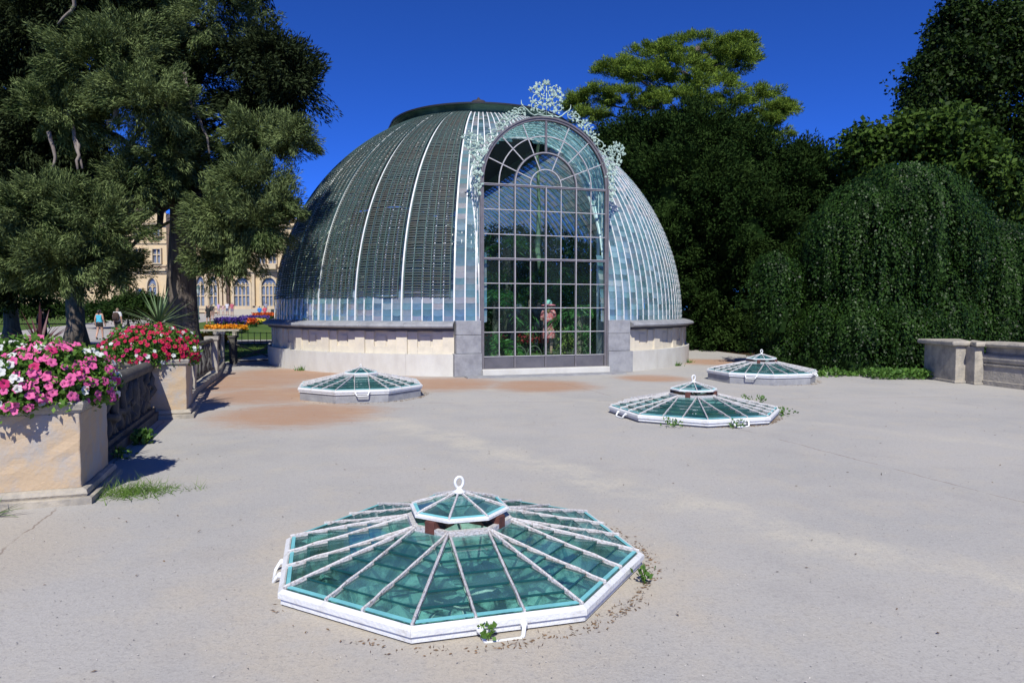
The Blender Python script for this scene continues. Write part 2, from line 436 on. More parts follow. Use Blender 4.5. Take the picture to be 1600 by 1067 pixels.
def terrace_material():
    t = NT('worn_terrace_screed')
    big = t.noise(0.45, 4, 0.6); mid = t.noise(2.2, 6, 0.65); fine = t.noise(26, 6, 0.75); grit = t.noise(70, 5, 0.8)
    col = t.mix(t.step(big, 0.35, 0.7), (0.412, 0.395, 0.362), (0.364, 0.355, 0.332))
    col = t.mix(t.step(mid, 0.45, 0.70, 0, 0.45), col, (0.45, 0.41, 0.335))
    col = t.mix(t.step(t.noise(0.8, 7, 0.7), 0.50, 0.72, 0, 0.5), col, (0.325, 0.31, 0.29))
    # sandy bands that run down to the gullies
    w = t.noise(0.9, 5, 0.6)
    for (p, q, hw, amt) in (((-2.75, 11.23), (-0.64, 8.49), 0.5, 0.8), ((-0.64, 8.49), (2.68, 4.32), 0.36, 0.75), ((4.3, 9.9), (7.4, 7.2), 0.3, 0.7)):
        d = t.math('ABSOLUTE', t.math('ADD', t.line(p, q), t.math('MULTIPLY', t.math('SUBTRACT', w, 0.5), 1.3)))
        band = t.step(d, 0.02, hw, 1, 0)
        brk = t.math('MULTIPLY', t.step(t.noise(1.6, 8, 0.75), 0.34, 0.70), t.step(t.noise(14, 6, 0.8), 0.3, 0.6, 0.45, 1))
        col = t.mix(t.math('MULTIPLY', t.math('MULTIPLY', band, brk), amt), col, (0.51, 0.475, 0.39))
    # sand gathered round the near skylight and at the front
    dn = t.dist((-0.35, 4.3, 0))
    sand = t.math('MULTIPLY', t.step(t.math('ADD', dn, t.math('MULTIPLY', t.noise(1.7, 6, 0.65), 1.5)), 1.7, 2.75, 1, 0), t.step(mid, 0.3, 0.6, 0.35, 1))
    col = t.mix(t.math('MULTIPLY', sand, 0.8), col, (0.46, 0.405, 0.32))
    dl = t.dist((-3.9, 4.4, 0))
    col = t.mix(t.step(dl, 0.6, 1.35, 0.65, 0), col, (0.42, 0.37, 0.29))
    # rust-brown needle litter blown against the far corner
    lit = None
    for (px, py, rr) in ((-6.6, 15.4, 3.6), (-5.4, 17.6, 3.6), (-4.6, 13.2, 2.4), (-1.6, 15.2, 2.4), (-3.4, 10.8, 2.2), (0.6, 14.8, 2.0), (6.3, 21.6, 2.2), (3.4, 16.4, 1.4), (-3.2, 16.0, 2.0)):
        d = t.step(t.dist((px, py, 0)), rr*0.25, rr, 1, 0)
        lit = d if lit is None else t.math('MAXIMUM', lit, d)
    st = t.noise(1.15, 7, 0.72, vec=t.stretch((0.8, 2.6, 1), 0.12))
    st = t.math('ADD', t.math('MULTIPLY', st, 0.55), t.math('MULTIPLY', t.noise(5.5, 8, 0.75, vec=t.stretch((0.7, 1.6, 1), 0.1)), 0.55))
    m = t.step(t.math('ADD', t.math('MULTIPLY', lit, 0.5), st), 0.62, 1.12)
    nd = t.noise(60, 5, 0.8)
    col = t.mix(t.math('MULTIPLY', t.math('MULTIPLY', m, t.step(nd, 0.3, 0.55, 0.55, 1)), 0.85), col, t.mix(nd, (0.30, 0.13, 0.055), (0.46, 0.26, 0.13)))
    # dark gritty speckle and fine cracks
    col = t.mix(t.step(grit, 0.52, 0.70, 0, 0.75), col, (0.20, 0.19, 0.18))
    col = t.mix(t.step(grit, 0.46, 0.28, 0, 0.6), col, (0.56, 0.54, 0.50))
    col = t.mix(t.step(fine, 0.48, 0.70, 0, 0.5), col, (0.26, 0.245, 0.23))
    col = t.mix(t.step(t.noise(5.0, 8, 0.7), 0.62, 0.72, 0, 0.3), col, (0.24, 0.23, 0.225))
    for (p, q) in (((3.44, 8.57), (4.39, 5.79)), ((-3.47, 4.55), (-3.8, 5.63)), ((-6, 11.6), (8, 12.9))):
        d = t.math('ABSOLUTE', t.math('ADD', t.line(p, q), t.math('MULTIPLY', t.math('SUBTRACT', t.noise(2.6, 6, 0.7), 0.5), 0.16)))
        k = t.math('MULTIPLY', t.step(d, 0.003, 0.013, 1, 0), t.step(t.noise(1.3, 2), 0.40, 0.5))
        col = t.mix(t.math('MULTIPLY', k, 0.6), col, (0.16, 0.11, 0.08))
    t.L.new(col, t.p.inputs['Base Color'])
    t.p.inputs['Roughness'].default_value = 0.92
    t.p.inputs['Specular IOR Level'].default_value = 0.2
    t.bump(t.math('ADD', grit, t.math('MULTIPLY', fine, 1.5)), 0.5, 0.006)
    return t.m

def lawn_material():
    t = NT('mown_lawn')
    n1 = t.noise(0.5, 5); n2 = t.noise(14, 5, 0.75)
    col = t.mix(t.step(n1, 0.35, 0.65), (0.060, 0.115, 0.022), (0.10, 0.145, 0.034))
    col = t.mix(t.step(n2, 0.4, 0.7, 0, 0.7), col, (0.035, 0.072, 0.014))
    # bare leaf mould under the trees to the right of the glasshouse
    sx = t.N.new('ShaderNodeSeparateXYZ'); t.L.new(t.g.outputs['Position'], sx.inputs[0])
    bare = t.step(sx.outputs[0], 2.0, 5.0)
    col = t.mix(bare, col, t.mix(n2, (0.055, 0.035, 0.02), (0.09, 0.06, 0.035)))
    t.L.new(col, t.p.inputs['Base Color']); t.p.inputs['Roughness'].default_value = 0.95
    t.p.inputs['Specular IOR Level'].default_value = 0.1
    t.bump(n2, 0.8, 0.05)
    return t.m

def rise(x, y):
    """the garden climbs gently towards the castle"""
    t = min(max((y - 38.0) / 62.0, 0.0), 1.0)
    return 1.1 * t - 0.03

def build_ground():
    xs = np.concatenate([[-900, -400, -200, -120, -80], np.arange(-60, -12, 4.0), np.arange(-12, 16, 0.5), np.arange(16, 60, 6.0), [90, 150, 300, 900]])
    ys = np.concatenate([[-300, -100, -40, -20], np.arange(-10, 26, 0.5), np.arange(26, 110, 4.0), [120, 150, 250, 500, 1200]])
    nx, ny = len(xs), len(ys)
    V = [(x, y, rise(x, y)) for y in ys for x in xs]; Fs = []
    for j in range(ny - 1):
        for i in range(nx - 1):
            x0, x1, y0, y1 = xs[i], xs[i+1], ys[j], ys[j+1]
            hit = False
            for (sx, sy, _, _, _) in SKYLIGHTS:
                dx = max(x0 - sx, 0, sx - x1); dy = max(y0 - sy, 0, sy - y1)
                if dx*dx + dy*dy < 1.15**2: hit = True
            if not hit: Fs.append((j*nx+i, j*nx+i+1, (j+1)*nx+i+1, (j+1)*nx+i))
    b = MB(); b.add(V, Fs, True)
    obj('ground', b, lawn_material(), kind='structure')
build_ground()

def build_terrace():
    outline = [(-9, -8), (40, -8), (40, 13), (14, 13.6), (10.8, 15.2), (10.6, 17.2), (8.8, 17.6), (7.8, 19.5), (8.6, 24.5), (7.5, 31), (-9.2, 31), (-9.2, 22.5), (-8.9, 20.6),
               (-7.6, 16.6), (-6.6, 13.2), (-6.1, 11.2), (-6.1, 9.0), (-5.8, 5.2)]
    bm = bmesh.new(); edges = []
    loops = [outline]
    for k, (x, y, rz, h, cap) in enumerate(SKYLIGHTS):
        rr = 1.10 * SK_SCALE[k]
        loops.append([(x + rr*math.cos(rz + R(45)*i), y + rr*math.sin(rz + R(45)*i)) for i in range(8)])
    for lp in loops:
        vs_ = [bm.verts.new((x, y, 0)) for x, y in lp]
        for i in range(len(vs_)): edges.append(bm.edges.new((vs_[i], vs_[(i+1) % len(vs_)])))
    bmesh.ops.triangle_fill(bm, use_beauty=True, use_dissolve=False, edges=edges)
    bmesh.ops.recalc_face_normals(bm, faces=bm.faces)
    for f in bm.faces:
        if f.normal.z < 0: f.normal_flip()
    me = bpy.data.meshes.new('terrace'); bm.to_mesh(me); bm.free()
    me.materials.append(terrace_material())
    obj('terrace', me, kind='structure')
build_terrace()

WELL = mat('mottled_well_wall', (0.62, 0.66, 0.56), 0.9, col2=(0.08, 0.12, 0.085), var=(0.44, 0.58), var_scale=4.5, bump=0.8, bump_scale=9, detail=7)  # pale and dark mottling stands in for reflected and refracted foliage
WELLROCK = mat('well_rockwork', (0.62, 0.67, 0.57), 0.9, col2=(0.04, 0.07, 0.05), var=(0.45, 0.58), var_scale=5.0, bump=1.0, bump_scale=8, detail=7)  # same painted foliage reflections on the rocks
WELL2 = mat('dark_well_wall', (0.20, 0.26, 0.19), 0.9, col2=(0.05, 0.08, 0.05), var=(0.44, 0.58), var_scale=4.5, bump=0.8, bump_scale=9, detail=7)  # darker version of the mottling for the farther skylights
def build_wells():
    for k, (x, y, rz, h, cap) in enumerate(SKYLIGHTS):
        s = SK_SCALE[k]
        b = MB(); rr = 1.12*s
        b.lathe([(rr, -0.012), (rr, -0.5), (rr*0.98, -0.55)], 8, rz, rz + 2*math.pi, False)
        b.add([(rr*math.cos(rz + R(45)*i), rr*math.sin(rz + R(45)*i), -0.55) for i in range(8)], [tuple(range(8))])
        obj('light_well', b, WELL if k == 0 else WELL2, loc=(x, y, 0), kind='structure')
        # rough rockwork at the bottom
        bm = bmesh.new()
        r2 = random.Random(k)
        for i in range(34):
            a = r2.uniform(0, 6.28); q = rr*0.93*math.sqrt(r2.random())
            sz = r2.uniform(0.08, 0.20)
            M = Matrix.Translation((q*math.cos(a), q*math.sin(a), -0.56 + sz*0.3 + r2.uniform(0, .12))) @ Matrix.Diagonal((sz, sz*r2.uniform(.6, 1), sz*r2.uniform(.5, 1.3), 1)) @ Matrix.Rotation(r2.uniform(0, 3), 4, 'X')
            bmesh.ops.create_icosphere(bm, subdivisions=1, radius=1, matrix=M)
        for v in bm.verts: v.co += Vector((r2.uniform(-.03, .03), r2.uniform(-.03, .03), r2.uniform(-.03, .03)))
        me = bpy.data.meshes.new('rockwork'); bm.to_mesh(me); bm.free(); me.materials.append(WELLROCK if k == 0 else WELL2)
        obj('well_rockwork', me, loc=(x, y, 0), kind='stuff', label='rockwork with painted foliage reflections at the bottom of a glazed light well', cat='rocks')
build_wells()

# ------------------------------------------------------------------ skylights
SK_MESH = {}
T8 = math.tan(R(22.5)); C8 = math.cos(R(22.5)); S8 = math.sin(R(22.5))
def sk_meshes():
    """meshes of one sector, sector mid-line along +X; shared by every sector of every skylight"""
    RO, RR = 1.205, 0.335
    ao = RO*C8; ag = ao - 0.034          # glass starts here
    ar = RR*C8; wr = RR*S8
    zg, zr = 0.078, 0.25
    D = SK_MESH
    def zz(a): return zg + (zr - zg) * (ag - a) / (ag - ar)
    # mitred frame rail
    prof = [(RO-0.06, 0.0), (RO-0.012, 0.0), (RO-0.012, 0.030), (RO+0.004, 0.036), (RO+0.004, 0.066), (RO-0.026, 0.082), (RO-0.036, 0.075), (RO-0.036, 0.03)]
    b = MB(); k = len(prof); vs = []
    for sgn in (-1, 1):
        for (r, z) in prof: vs.append((r*C8, sgn*(r*S8 - 0.0006), z))
    fs = [(j, (j+1) % k, k + (j+1) % k, k + j) for j in range(k)] + [tuple(range(k))[::-1], tuple(range(k, 2*k))]
    b.add(vs, fs); D['rail'] = b.mesh('frame_rail', RAILW)
    # turquoise putty along the outer edge, just above the rail's inner lip
    b = MB(); a1, a2 = ag - 0.004, ag - 0.027
    hw = lambda a: a*T8 - 0.012
    b.add([(a1, -hw(a1), zz(a1)+0.011), (a1, hw(a1), zz(a1)+0.011), (a2, hw(a2), zz(a2)+0.008), (a2, -hw(a2), zz(a2)+0.008),
           (a1, -hw(a1), zz(a1)+0.006), (a1, hw(a1), zz(a1)+0.006), (a2, hw(a2), zz(a2)+0.0055), (a2, -hw(a2), zz(a2)+0.0055)],
          [(0,1,2,3),(7,6,5,4),(0,4,5,1),(2,6,7,3),(1,5,6,2),(0,3,7,4)])
    D['putty'] = b.mesh('putty_strip', TURQ)
    # hip bar and the two parallel bars
    def rough_bar(name, p0, p1, w, h, n=9):
        b = MB(); p0, p1 = Vector(p0), Vector(p1); d = (p1-p0); s = d.cross(Vector((0,0,1))).normalized()
        rings = []; r2 = random.Random(len(name)*7 + int(w*1e4))
        for i in range(n+1):
            c = p0 + d*i/n; wj = w*(0.85 + 0.3*r2.random()); hj = h*(0.85 + 0.3*r2.random())
            c.z += r2.uniform(-.003, .003)
            rings += [c - s*wj/2 + Vector((0,0,-h/2)), c - s*wj/2 + Vector((0,0,hj*0.25)), c + Vector((0,0,hj/2)), c + s*wj/2 + Vector((0,0,hj*0.25)), c + s*wj/2 + Vector((0,0,-h/2))]
        fs = []
        for i in range(n):
            for j in range(5): fs.append((i*5+j, i*5+(j+1) % 5, (i+1)*5+(j+1) % 5, (i+1)*5+j))
        fs += [(4,3,2,1,0), tuple(n*5+j for j in range(5))]
        return b.add(rings, fs).mesh(name, PEEL)
    hipo = ag/C8 + 0.01
    D['hip'] = rough_bar('hip_bar', (hipo, 0, zz(ag)+0.010), (RR, 0, zz(ar)+0.016), 0.015, 0.028)
    D['bar+'] = rough_bar('glazing_bar', (ag+0.012, wr, zz(ag)+0.010), (ar, wr-0.006, zz(ar)+0.014), 0.0135, 0.026)
    D['bar-'] = rough_bar('glazing_bar', (ag+0.012, -wr, zz(ag)+0.010), (ar, -wr+0.006, zz(ar)+0.014), 0.0135, 0.0261)
    # panes: 6 overlapping rows, 3 columns
    rows = 6; aa = [ag + (ar - ag)*j/rows for j in range(rows+1)]
    def pane(quad, name, th=0.011):
        b = MB(); n = len(quad); top = [Vector(q) for q in quad]; bot = [q - Vector((0, 0, th)) for q in top]
        b.add(top + bot, [tuple(range(n)), tuple(range(n, 2*n))[::-1]] + [(i, i+n, (i+1) % n + n, (i+1) % n) for i in range(n)])
        me = b.mesh(name, GLASS_SKY); me.materials.append(GLASS_EDGE)
        for p in me.polygons:
            if abs(p.normal.z) < .5: p.material_index = 1
        return me
    for j in range(rows):
        a0, a1 = aa[j] + (0.02 if j else 0), aa[j+1]
        z0, z1 = zz(a0) + (0.016 if j else 0.004), zz(a1)
        D[('c', j)] = pane([(a0, -wr+.012, z0), (a0, wr-.012, z0), (a1, wr-.012, z1), (a1, -wr+.012, z1)], 'pane')
        for sg, nm in ((1, 'r'), (-1, 'l')):
            q = [(a0, sg*(wr+.012), z0), (a0, sg*(a0*T8-.012), z0), (a1, sg*max(a1*T8-.012, wr+.014), z1), (a1, sg*(wr+.012), z1)]
            if sg < 0: q = q[::-1]
            if a1*T8 - .012 < wr + .014 and a0*T8 - .012 < wr + .03: continue
            D[(nm, j)] = pane(q, 'pane')
    # ring at the top
    b = MB(); prof = [(RR+0.02, zr-0.012), (RR+0.02, zr+0.028), (RR-0.02, zr+0.028), (RR-0.02, zr-0.012)]
    k = 4; vs = []
    for i in range(8):
        ang = R(22.5) + R(45)*i
        vs += [(r*math.cos(ang), r*math.sin(ang), z) for r, z in prof]
    fs = [(i*4+j, i*4+(j+1) % 4, ((i+1) % 8)*4+(j+1) % 4, ((i+1) % 8)*4+j) for i in range(8) for j in range(4)]
    D['ring'] = b.add(vs, fs).mesh('top_ring', PEEL)
    # cap: frame, hips, panes, boss, lifting ring (z from 0 at the cap's underside)
    CR = 0.335
    b = MB(); prof = [(CR-0.02, 0.006), (CR, 0.008), (CR, 0.022), (CR-0.02, 0.031)]; vs = []
    for i in range(8):
        ang = R(22.5) + R(45)*i
        vs += [(r*math.cos(ang), r*math.sin(ang), z) for r, z in prof]
    D['cap'] = b.add(vs, fs).mesh('cap', RAILW)
    zc0, zc1 = 0.030, 0.118
    D['caphip'] = rough_bar('cap_bar', (CR-0.012, 0, zc0), (0.03, 0, zc1), 0.014, 0.018, 5)
    ci = (CR-0.018)*C8; cm = ci*0.52
    zq = lambda a: zc0 - 0.004 + (zc1 - zc0)*(ci - a)/ci
    D['cp0'] = pane([(ci, -ci*T8+.005, zq(ci)), (ci, ci*T8-.005, zq(ci)), (cm, cm*T8-.005, zq(cm)), (cm, -cm*T8+.005, zq(cm))], 'cap_pane', 0.004)
    cm2 = cm + 0.012
    D['cp1'] = pane([(cm2, -cm2*T8+.005, zq(cm2)+.008), (cm2, cm2*T8-.005, zq(cm2)+.008), (0.02, 0.006, zq(0.02)), (0.02, -0.006, zq(0.02))], 'cap_pane', 0.004)
    b = MB(); a = ci; b.add([(a, -a*T8, 0.030), (a, a*T8, 0.030), (a-.022, (a-.022)*T8, 0.036), (a-.022, -(a-.022)*T8, 0.036), (a, -a*T8, 0.020), (a, a*T8, 0.020), (a-.022, (a-.022)*T8, 0.024), (a-.022, -(a-.022)*T8, 0.024)],
        [(0,1,2,3),(7,6,5,4),(0,4,5,1),(2,6,7,3),(1,5,6,2),(0,3,7,4)])
    D['capputty'] = b.mesh('putty_strip', TURQ)
    b = MB(); b.lathe([(0.0, zc1-0.01), (0.042, zc1-0.008), (0.045, zc1+0.006), (0.022, zc1+0.014), (0.012, zc1+0.03), (0.0, zc1+0.032)], 16)
    ring = [(0.028*math.cos(t), 0, zc1+0.062+0.036*math.sin(t)) for t in np.linspace(-math.pi/2, 1.5*math.pi, 21)]
    b.tube(ring, 0.010, 8, False)
    D['eye'] = b.mesh('lifting_ring', WHITE)
    b = MB(); b.box(0.22, 0.33, -0.035, 0.035, 0, 0.075); b.add([(0.10, -.03, 0.0), (0.22, -.03, 0), (0.22, .03, 0), (0.10, .03, 0), (0.10, -.03, .015), (0.22, -.03, .06), (0.22, .03, .06), (0.10, .03, .015)],
        [(3,2,1,0),(4,5,6,7),(0,1,5,4),(1,2,6,5),(2,3,7,6),(3,0,4,7)])
    D['bracket'] = b.mesh('cap_bracket', REDWOOD)
    b = MB(); x0 = ao + 0.004
    b.tube([(x0, -.115, .035), (x0+.022, -.112, .03), (x0+.045, -.10, -.005), (x0+.048, -.085, -.018), (x0+.048, .085, -.018), (x0+.045, .10, -.005), (x0+.022, .112, .03), (x0, .115, .035)], 0.0115, 8)
    for sg in (-1, 1): b.add(*ball((x0+.008, sg*.115, .036), .02), True)
    D['handle'] = b.mesh('lifting_handle', WHITE)

def ball(c, r, n=8, m=6):
    vs = []; fs = []
    for i in range(m+1):
        t = math.pi*i/m
        for j in range(n):
            vs.append((c[0]+r*math.sin(t)*math.cos(2*math.pi*j/n), c[1]+r*math.sin(t)*math.sin(2*math.pi*j/n), c[2]+r*math.cos(t)))
    for i in range(m):
        for j in range(n): fs.append((i*n+j, (i+1)*n+j, (i+1)*n+(j+1) % n, i*n+(j+1) % n))
    return vs, fs

def build_skylight(k, label):
    x, y, rz, h, lifted = SKYLIGHTS[k]; D = SK_MESH; s = SK_SCALE[k]
    t = thing('glass_skylight', label, 'skylight', (x, y, 0), rz + R(22.5), 'octagonal skylights in the terrace')
    t.scale = (s, s, s)
    hz = h / s
    b = MB(); RP = 1.17; prof = [(RP, 0.001), (RP, hz+0.004), (RP-0.09, hz+0.004), (RP-0.09, -0.02)]
    vs = []
    for i in range(8):
        ang = R(22.5) + R(45)*i; vs += [(r*math.cos(ang), r*math.sin(ang), z) for r, z in prof]
    b.add(vs, [(i*4+j, i*4+(j+1) % 4, ((i+1) % 8)*4+(j+1) % 4, ((i+1) % 8)*4+j) for i in range(8) for j in range(4)])
    obj('plinth', b, GREYST if k else OLDST, t)
    for i in range(8):
        ang = R(45)*i
        obj('frame_rail', D['rail'], None, t, (0, 0, hz), (0, 0, ang))
        obj('putty_strip', D['putty'], None, t, (0, 0, hz), (0, 0, ang))
        obj('hip_bar', D['hip'], None, t, (0, 0, hz), (0, 0, ang + R(22.5)))
        obj('glazing_bar', D['bar+'], None, t, (0, 0, hz), (0, 0, ang))
        obj('glazing_bar', D['bar-'], None, t, (0, 0, hz), (0, 0, ang))
        for j in range(6):
            for c in 'clr':
                if (c, j) in D: obj('pane', D[(c, j)], None, t, (0, 0, hz), (0, 0, ang))
    obj('top_ring', D['ring'], None, t, (0, 0, hz))
    cz = hz + (0.318 if lifted else 0.268)
    cap = obj('cap', D['cap'], None, t, (0, 0, cz))
    for i in range(8):
        ang = R(45)*i
        obj('cap_bar', D['caphip'], None, cap, None, (0, 0, ang + R(22.5)))
        obj('cap_pane', D['cp0'], None, cap, None, (0, 0, ang)); obj('cap_pane', D['cp1'], None, cap, None, (0, 0, ang))
        obj('putty_strip', D['capputty'], None, cap, None, (0, 0, ang))
    if lifted:
        for i in range(4): obj('cap_bracket', D['bracket'], None, t, (0, 0, hz+0.247), (0, 0, R(90)*i + R(45)))
    obj('lifting_ring', D['eye'], None, cap, None, (0, 0, -rz - R(22.5) + R(20))).scale = (1, 1, 1) if lifted else (.6, .6, .78)
    hs = {0: (0, 6), 1: (0, 6), 2: (0,), 3: (7, 1)}[k]
    for i in hs: obj('lifting_handle', D['handle'], None, t, (0, 0, hz), (0, 0, R(45)*i))
    return t
sk_meshes()
build_skylight(0, 'large octagonal skylight with teal glass in the foreground, iron ring on its raised cap')
build_skylight(1, 'octagonal skylight with raised cap to the right of the middle, weeds along its rim')
build_skylight(2, 'octagonal skylight with closed cap on a grey plinth in front of the left dome wall')
build_skylight(3, 'farthest octagonal skylight on a grey plinth beside the weeping tree')

# ------------------------------------------------------------------ palm house
PH_ROT = R(17.0)
PH = thing('palm_house', 'domed glass palm house with white ribs, slatted blinds and tall arched glass portal', 'greenhouse', (-1.08, 23.9, 0), PH_ROT)
RG, HG, ZB = 6.80, 6.90, 1.37          # glass radius, dome rise, height of the glass foot
RCUT = 2.80                            # dome stops here under the lantern
DPH = R(2.3); PHI0 = R(15.5); NCOL = 32
FY, SPZ, AR = -6.65, 4.79, 1.68        # portal plane, springing, arch radius
NAVE = 22.0
def polar(r, ph): return (r*math.sin(ph), -r*math.cos(ph))
def dome_pt(ph, th, off=0.0):
    """th: angle up the meridian, off: outward"""
    r = RG*math.cos(th) + off*math.cos(th); z = ZB + HG*math.sin(th) + off*math.sin(th)
    x, y = polar(r, ph); return Vector((x, y, z))
TH1 = math.acos(RCUT/RG)
def in_porch(p, m=0.0):
    if p.y > -0.5: return False
    if p.z < SPZ: return abs(p.x) < AR + m
    return math.hypot(p.x, p.z - SPZ) < AR + m

def pbox(b, ph0, ph1, r0, r1, z0, z1, n=None):
    n = n or max(1, int(abs(ph1-ph0)/R(1.3)))
    path = []
    for i in range(n+1):
        ph = ph0 + (ph1-ph0)*i/n; path.append(((0, 0), (math.sin(ph), -math.cos(ph))))
    b.sweep(path, [(r0, z0), (r1, z0), (r1, z1), (r0, z1)])
    return b

# --- stone base
def build_base():
    PHW = R(19.95)
    for sg in (-1, 1):
        n = 7; step = (R(90) - PHW)/n
        for i in range(n):
            a0 = PHW + step*i; g = R(0.035)
            def pb(f0, f1, r0, r1, z0, z1, name, m):
                p0, p1 = sg*(a0 + step*f0), sg*(a0 + step*f1)
                if p0 > p1: p0, p1 = p1, p0
                obj(name, pbox(MB(), p0 + g*0.4, p1 - g*0.4, r0, r1, z0, z1), m, PH)
            pb(0, 1, 6.55, 7.05, 0.0, 0.54, 'plinth_stone', PLINTH)
            pb(0, 1, 6.55, 6.86, 0.541, 1.12, 'wall_stone', CREAM)
            pb(0.00, 0.24, 6.70, 6.955, 0.542, 1.115, 'pier_stone', CREAM)
            # panel with a sunken vent, framed by four stones
            pb(0.24, 0.455, 6.70, 6.905, 0.542, 1.10, 'panel_stone', CREAM)
            pb(0.785, 1.0, 6.70, 6.905, 0.542, 1.10, 'panel_stone', CREAM)
            pb(0.455, 0.785, 6.70, 6.903, 0.542, 0.72, 'panel_stone', CREAM)
            pb(0.51, 0.73, 6.70, 6.877, 0.721, 0.99, 'vent_panel', CREAM)
            # moulding and rounded coping stone
            pb(0, 1, 6.55, 7.02, 1.121, 1.19, 'moulding', SHADOW_MOULDING)
            p0, p1 = sorted((sg*(a0 + g*0.5), sg*(a0 + step - g*0.5)))
            path = [((0, 0), (math.sin(p0 + (p1-p0)*j/8), -math.cos(p0 + (p1-p0)*j/8))) for j in range(9)]
            prof = [(6.6, 1.191), (7.13, 1.191), (7.185, 1.21), (7.20, 1.245), (7.17, 1.285), (7.07, 1.325), (6.93, 1.36), (6.60, 1.372)]
            obj('coping_stone', MB().sweep(path, prof), GREYST, PH)
        # straight flank of the nave
        s = sg
        b = MB(); b.box(min(s*6.55, s*7.05), max(s*6.55, s*7.05), 0.01, NAVE, 0, 0.54); obj('plinth_stone', b, PLINTH, PH)
        b = MB(); b.box(min(s*6.55, s*6.9), max(s*6.55, s*6.9), 0.01, NAVE, 0.541, 1.12); obj('wall_stone', b, CREAM, PH)
        b = MB(); b.box(min(s*6.55, s*7.02), max(s*6.55, s*7.02), 0.01, NAVE, 1.121, 1.19); obj('moulding', b, SHADOW_MOULDING, PH)
        path = [((0, 0.01), (s, 0)), ((0, NAVE), (s, 0))]
        obj('coping_stone', MB().sweep(path, [(6.6, 1.191), (7.13, 1.191), (7.185, 1.21), (7.20, 1.245), (7.17, 1.285), (7.07, 1.325), (6.93, 1.36), (6.60, 1.372)]), GREYST, PH)
        # grey portal piers: three blocks
        def blk(x0, x1, y0, z0, z1):
            b = MB(); lo, hi = sorted((s*x0, s*x1)); b.box(lo, hi, y0, -6.0, z0, z1)
            o = obj('pier_block', b, GREYST, PH)
            md = o.modifiers.new('bevel', 'BEVEL'); md.width = 0.012; md.segments = 2
        blk(1.72, 2.42, FY-0.14, 0.0, 0.56); blk(1.73, 2.36, FY-0.09, 0.566, 1.02); blk(1.73, 2.36, FY-0.092, 1.026, 1.378)
    b = MB(); pr = [(-6.9, 0), (6.9, 0)] + [(6.85*math.cos(t_), ZB + 6.95*math.sin(t_)) for t_ in np.linspace(0, math.pi, 25)]; m_ = len(pr)
    b.add([(x, NAVE, z) for x, z in pr] + [(x, NAVE+.3, z) for x, z in pr], [tuple(range(m_)), tuple(range(m_, 2*m_))[::-1]] + [(i, (i+1) % m_, (i+1) % m_+m_, i+m_) for i in range(m_)])
    obj('end_wall', b, CREAM, PH)
    b = MB(); b.box(-1.72, 1.72, FY-0.22, FY+0.25, 0.0, 0.165)
    o = obj('threshold', b, PLINTH, PH); md = o.modifiers.new('bevel', 'BEVEL'); md.width = 0.015; md.segments = 2
    b = MB(); b.box(-2.2, 2.0, FY-0.62, FY-0.225, 0.0, 0.028); obj('paving_slab', b, GREYST, PH)
build_base()

# --- ribs and glass of the dome
def rib_mesh(w, h, th0, name, n=40, col=WHITE):
    b = MB(); rings = []
    for i in range(n+1):
        th = th0 + (TH1-th0)*i/n; k = 1.0 if th < 1.0 else 1.0
        for (dx, off) in ((-w/2, -h*0.6), (w/2, -h*0.6), (w/2*0.8, h*0.4), (-w/2*0.8, h*0.4)):
            p = dome_pt(0, th, off); rings.append((p.x + dx, p.y, p.z))
    fs = [(i*4+j, i*4+(j+1) % 4, (i+1)*4+(j+1) % 4, (i+1)*4+j) for i in range(n) for j in range(4)] + [(3, 2, 1, 0), tuple(n*4+j for j in range(4))]
    return b.add(rings, fs).mesh(name, col)
RIB = rib_mesh(0.034, 0.045, 0.0, 'rib'); MAIN = rib_mesh(0.046, 0.09, 0.0, 'main_rib')
cols = []
for sg in (-1, 1):
    for k in range(NCOL+1):
        ph = sg*(PHI0 + DPH*k)
        main = (sg < 0 and (k - 2) % 5 == 0) 
        obj('main_rib' if main else 'rib', MAIN if main else RIB, None, PH, None, (0, 0, ph))
        if k < NCOL: cols.append((sg*(PHI0 + DPH*(k+0.5)), sg, k))
kk = 1
over = []
nfront = 13; dfr = 2*PHI0/(nfront+0.0)
for i in range(1, nfront):
    ph = -PHI0 + dfr*i
    ths = np.linspace(0.3, TH1, 300); t0 = None
    for th in ths:
        if not in_porch(dome_pt(ph, th), 0.02): t0 = th; break
    if t0 is None or t0 > TH1-0.02: continue
    obj('rib', rib_mesh(0.030, 0.045, t0, 'rib', 12), None, PH, None, (0, 0, ph))
for i in range(nfront): cols.append((-PHI0 + dfr*(i+0.5), 0, i))
NROW = 50; DTH = TH1/NROW
def pane_geo(ph, row, dph, tilt=0.0):
    """bowed pane, lower edge lapped over the one below, rounded foot"""
    vs = []; w = dph/2*0.93
    t0 = DTH*row - 0.003; t1 = DTH*(row+1)
    for j, (tt, o) in enumerate(((t0, 0.010), ((t0+t1)/2, 0.006), (t1, -0.004))):
        for i in (-1, -0.5, 0, 0.5, 1):
            bow = 0.016*(1 - i*i); sag = -0.003*(1 - i*i) if j == 0 else 0
            vs.append(dome_pt(ph + w*i, tt + sag, o + bow + tilt*(1-j)*0.01))
    fs = [(j*5+i, j*5+i+1, (j+1)*5+i+1, (j+1)*5+i) for j in range(2) for i in range(4)]
    return vs, fs
